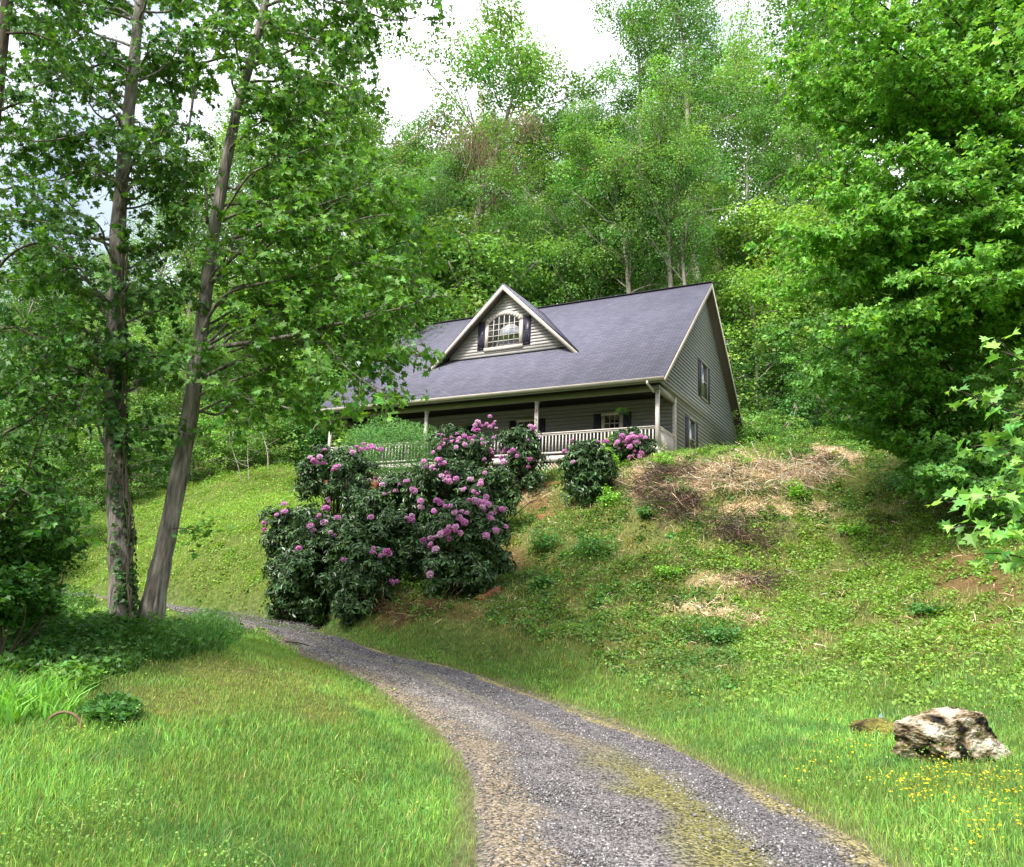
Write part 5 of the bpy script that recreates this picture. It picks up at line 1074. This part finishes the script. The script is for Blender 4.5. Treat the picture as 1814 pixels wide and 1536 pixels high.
# ================================================================== bank details
def weed(px, py, w_, h_, base, label, n=420, leaf=.075):
    c = ground(px, py + h_ * .5); dd = c[1]; R_ = w_ * dd / F_PX * .5; H_ = h_ * dd / F_PX; mb, st = MB(), MB()
    for _ in range(14):
        q = limb_path(c + rnd(1, .3)[0] * [R_, R_, 0] - [0, 0, .03], rnd(1, .45)[0] * [1, 1, 0] + [0, 0, 1], H_ * rng.uniform(.6, 1.1), .1, 6, .1); st.tube(q, np.linspace(.008, .003, 6), 4)
        m = n // 14; u = rng.uniform(.2, 1, m) * 4.99; a = u.astype(int); f = (u - a)[:, None]; P = q[a] * (1 - f) + q[a + 1] * f + rnd(m) * [R_ * .35, R_ * .35, H_ * .08]
        shapes(mb, LOBED, P, rnd(m, .5) + [0, -.1, 1], rnd(m), leaf * rng.uniform(.6, 1.2, m), leafcol(m, base, .25))
    o = empty('weed_clump', c, label, 'weed', 'taller weed clumps on the bank'); a_ = mb.build('foliage', LEAF, o); a_.location = -Vector(c); b_ = st.build('stems', LEAF, o); b_.location = -Vector(c)
    me = b_.data; at_ = me.attributes.new('col', 'FLOAT_COLOR', 'POINT'); at_.data.foreach_set('color', np.tile([.10, .14, .05, 1], len(me.vertices)).astype(np.float32))
LG, MG = (.22, .46, .06), (.09, .24, .06)
for a in [(1175,812,34,34,LG,'bright green weed at the top edge of the bank in front of the gable corner'),(1318,815,22,30,LG,'bright green weed standing in the dead grass at the bank top'),(1408,865,30,34,LG,'light weed among the dry grass, right of the other bank-top weeds'),
          (962,955,50,44,MG,'mid green bushy weed left of its pair below the timber edge'),(1045,962,56,44,MG,'mid green bushy weed right of its pair below the single rhododendron'),(1145,905,30,20,MG,'low weed below the dark brush heap'),(1078,880,26,34,LG,'yellow green weed at the foot of the single rhododendron'),
          (1180,1010,40,22,LG,'low broad-leaved weed in the middle of the bank'),(960,1030,36,26,MG,'dark weed low on the bank right of the biggest rhododendron'),(1590,850,60,40,MG,'leafy weeds on the bank in front of the drooping maple'),(1270,1120,70,34,MG,'bluish green weed patch low in the middle of the bank'),
          (1385,765,50,34,LG,'weedy sprouts on the lawn edge right of the gable'),(1510,935,60,26,LG,'light weed patch on the right part of the bank'),(1640,1075,60,22,MG,'weed patch on the shaded right part of the bank'),(1215,868,26,26,(.12,.2,.09),'pale leafed weed inside the dark brush heap')]: weed(*a)
# brush heaps: dead dark canes
def brush(px, py, rx, ry, n, label, base=(.085, .055, .045), hgt=.45):
    c = ground(px, py); mb = MB(); q = rng.random(n) ** .5; a = rng.uniform(0, 6.283, n); pp = ground(px + rx * q * np.cos(a), py + ry * q * np.sin(a))
    pp = pp[(fbm(pp[:, 0] * 1.0 + px, pp[:, 1], .8, 3) + rng.normal(0, .06, len(pp))) > .44]
    for p in pp:
        t = limb_path(p + [0, 0, rng.random() * hgt * .7], rnd(1)[0] * [1, 1, .3] + [0, -.3, -.1], rng.uniform(.3, .9), .25, 5, .3); mb.tube(t, rng.uniform(.003, .008), 3, leafcol(1, base if rng.random() < .82 else (.38, .28, .19), .4)[0])
    o = mb.build('brush_heap', DRY); o.data.transform(Matrix.Translation(-Vector(c))); o.location = Vector(c); tag(o, label, 'brush', 'heaps of dead brush on the bank')
brush(1190, 870, 66, 46, 1700, 'largest dark heap of dead canes near the top of the bank')
brush(1268, 842, 36, 20, 500, 'dark dead canes right beside the largest heap')
brush(1330, 945, 60, 28, 900, 'dark heap of dead canes in the middle right of the bank')
brush(1440, 825, 40, 14, 450, 'low dark brush under the lawn edge at the right')
brush(1355, 1035, 44, 12, 260, 'small dark brush low on the bank')
brush(1225, 920, 40, 14, 160, 'small dark brush just below the largest heap')
brush(735, 1085, 90, 14, 260, 'reddish brown brush litter under the biggest rhododendron', (.16, .07, .05), .15)
brush(1330, 848, 95, 28, 1700, 'tan dead grass heap hanging over the bank top', (.75, .55, .38), .25)
brush(1135, 848, 36, 26, 700, 'tan dead grass heap left of the dark canes', (.72, .52, .36), .25)
brush(1410, 838, 70, 22, 900, 'tan dead grass heap at the right of the bank top', (.75, .56, .39), .2)
# timbers holding the slope
TIM = noisy(mat('timber_red', rough=.85, spec=.15), (.20, .075, .035), (.36, .17, .09), 5, 6, .4, (1, 6, 6))
for (a0, a1, lb) in [((940,862),(996,860),'short reddish timber edging nearest the porch'),((955,920),(1026,912),'reddish timber edging below the single rhododendron'),((848,1068),(884,1046),'reddish timber edging at the foot of the biggest rhododendron')]:
    p, q = ground(*a0), ground(*a1); mb = MB(); mb.bar(p + [0, 0, .05], q + [0, 0, .05], .13, .16); o = mb.build('landscape_timber', TIM); c = Vector((p + q) / 2); o.data.transform(Matrix.Translation(-c)); o.location = c
    md = o.modifiers.new('b', 'BEVEL'); md.width = .012; md.segments = 2; tag(o, lb, 'timber', 'timber edgings on the slope')
# white post by the left rhododendron
c = ground(534, 862); mb = MB(); mb.tube([c - [0, 0, .1], c + [0, 0, .55], c + [0, 0, .6], c + [0, 0, .62]], [.06, .06, .052, .02], 14); o = mb.build('marker_post', WHITEP, None, True); o.data.transform(Matrix.Translation(-Vector(c))); o.location = Vector(c)
tag(o, 'short white post left of the upper left rhododendron', 'post')
# thin pale saplings at the wood edge
for i, (px, py0, py1, lb) in enumerate([(428,858,770,'pale bare sapling left of the pair at the wood edge'),(441,855,790,'pale bare sapling, shorter, at the wood edge'),(475,835,760,'pale bare sapling tangled with dry vines left of the house'),(1470,782,738,'thin white-barked sapling on the lawn right of the gable')]):
    b0 = ground(px, py0) if px < 1000 else at(px, py0, 31); 
    if px > 1000: b0[2] = T(b0[0], b0[1])
    H_ = abs(py0 - py1) * b0[1] / F_PX * (1.1 if px < 1000 else 1.0); st, lm = MB(), MB(); q = limb_path(b0 - [0, 0, .1], (rng.normal(0, .08), 0, 1), H_ + .1, 0, 8, .09); st.tube(q, np.linspace(.028, .012, 8), 7)
    for _ in range(5): m = rng.integers(3, 7); st.tube(limb_path(q[m], rnd(1)[0] + [0, 0, .8], .8, 0, 5, .15), np.linspace(.015, .005, 5), 4)
    n = 160; P = q[-1] + rnd(n) * [.5, .4, .35]; shapes(lm, KITE, P, rnd(n, .5) + [0, 0, 1], rnd(n), rng.uniform(.07, .13, n), leafcol(n, (.14, .27, .06), .25))
    o = empty('sapling', b0, lb, 'sapling', 'thin saplings'); a_ = st.build('trunk', noisy(mat('pale_bark', rough=.8), (.30, .26, .2), (.55, .5, .42), 12), o, True); a_.location = -Vector(b0); a_ = lm.build('crown', LEAF, o); a_.location = -Vector(b0)
# bare twiggy dead branches on the bank, right
for px, py, w_, lb in [(1575, 955, .9, 'forked dead branch lying on the right part of the bank'), (1545, 1010, .6, 'short dead stick lower on the right part of the bank'), (1205, 1075, .4, 'little upright dead stub in the dry patch of the bank')]:
    c = ground(px, py); mb = MB()
    for k_ in range(3):
        q = limb_path(c, (rng.uniform(-1, -.2), rng.uniform(0, .4), rng.uniform(.4, .9)), w_ * rng.uniform(.7, 1.1), 0, 7, .18); mb.tube(q, np.linspace(.018, .004, 7), 5)
    o = mb.build('dead_branch', BARKD, None, True); o.data.transform(Matrix.Translation(-Vector(c))); o.location = Vector(c); tag(o, lb, 'branch', 'dead branches on the bank')
# stick on the drive
c = ground(530, 1150); p, q = ground(505, 1144), ground(548, 1151); mb = MB(); mb.tube(np.array([p, (p + q) / 2 + [0, 0, .02], q]) + [0, 0, .09], [.02, .018, .008], 6); o = mb.build('stick', BARKD, None, True); o.data.transform(Matrix.Translation(-Vector(c))); o.location = Vector(c)
tag(o, 'thin dark stick lying on the left side of the drive', 'stick')
# half-buried hoop at left
c = ground(112, 1288); an = np.linspace(-.25, math.pi + .1, 16); mb = MB(); mb.tube(np.stack([c[0] + .17 * np.cos(an), np.full(16, c[1]), c[2] + .14 * np.sin(an)], -1), .014, 8, wob=.08); o = mb.build('hoop', noisy(mat('rusty', rough=.9), (.09, .055, .035), (.22, .14, .09), 20), None, True); o.data.transform(Matrix.Translation(-Vector(c))); o.location = Vector(c)
tag(o, 'old brown hoop half buried in the weeds below the lilies', 'hoop')

# ================================================================== rocks
def rock(px, py, w_, h_, dpt, pts, name, label, cat, m, seed, sub=6, amp=.11):
    c = ground(px, py); bm = __import__('bmesh').new(); __import__('bmesh').ops.create_icosphere(bm, subdivisions=sub, radius=1)
    r = np.random.default_rng(seed); pl = [(v / np.linalg.norm(v), r.uniform(.55, .85)) for v in r.normal(0, 1, (14, 3))]
    from mathutils import noise
    for v in bm.verts:
        p = np.array(v.co); p0_ = p.copy()
        for nn, dd in pl:
            s = p @ nn
            if s > dd: p = p - nn * (s - dd) * .88
        x_, z_ = p[0], p[2]; p = p * (1 + amp * 1.6 * noise.fractal(Vector(p * 1.7), .8, 2.2, 5) + amp * .9 * abs(noise.noise(Vector(p0_ * 4.1))) - amp * .8 * abs(noise.noise(Vector(p0_ * 9.))) + amp * .35 * noise.noise(Vector(p0_ * 22.)))
        p = p * np.array([w_, dpt, h_]); z_ = p[2]; p[2] = z_ * (np.interp(p[0] / w_, pts[0], pts[1])) if z_ > 0 else z_; v.co = Vector(p)
    me = bpy.data.meshes.new(name); bm.to_mesh(me); bm.free(); me.materials.append(m); o = bpy.data.objects.new(name, me); COL.objects.link(o); o.location = Vector(c) + Vector((0, 0, h_ * .22)); tag(o, label, cat); return o
RK = mat('rock', rough=.85, spec=.25); noisy(RK, (.012, .010, .008), (.40, .345, .27), 3.6, 14, 1.0, (1, 1, 1.4), .42, .54, .10, 11)
N, L, b = nodes(RK); ramp = [q for q in N if q.type == 'VALTORGB'][0]; e = ramp.color_ramp.elements.new(.475); e.color = (.20, .15, .08, 1); e = ramp.color_ramp.elements.new(.64); e.color = (.58, .52, .44, 1)
rk = rock(1697, 1340, .78, .47, .45, ([-1, -.6, 0, .45, 1], [.85, 1.1, 1.15, .95, .15]), 'boulder', 'large jagged cream and black boulder in the grass at the lower right', 'rock', RK, 4, 6)
rk.rotation_euler = (0, R(6), R(-8))
MOSS = noisy(mat('mossy', rough=.95, spec=.1), (.045, .035, .02), (.20, .18, .045), 5, 6, .8, (1, 1, 1), .35, .6, .03, 14)
rock(1550, 1297, .29, .17, .22, ([-1, 0, 1], [.9, 1.1, 1.0]), 'stone', 'flat yellow mossy stone left of the large boulder', 'stone', MOSS, 9, 5)
rock(1562, 1281, .055, .10, .05, ([-1, 0, 1], [1, 1, 1]), 'pebble', 'small bluish grey pebble behind the flat mossy stone', 'stone', noisy(mat('blue_stone', rough=.6), (.10, .13, .15), (.30, .36, .40), 8), 12, 3)
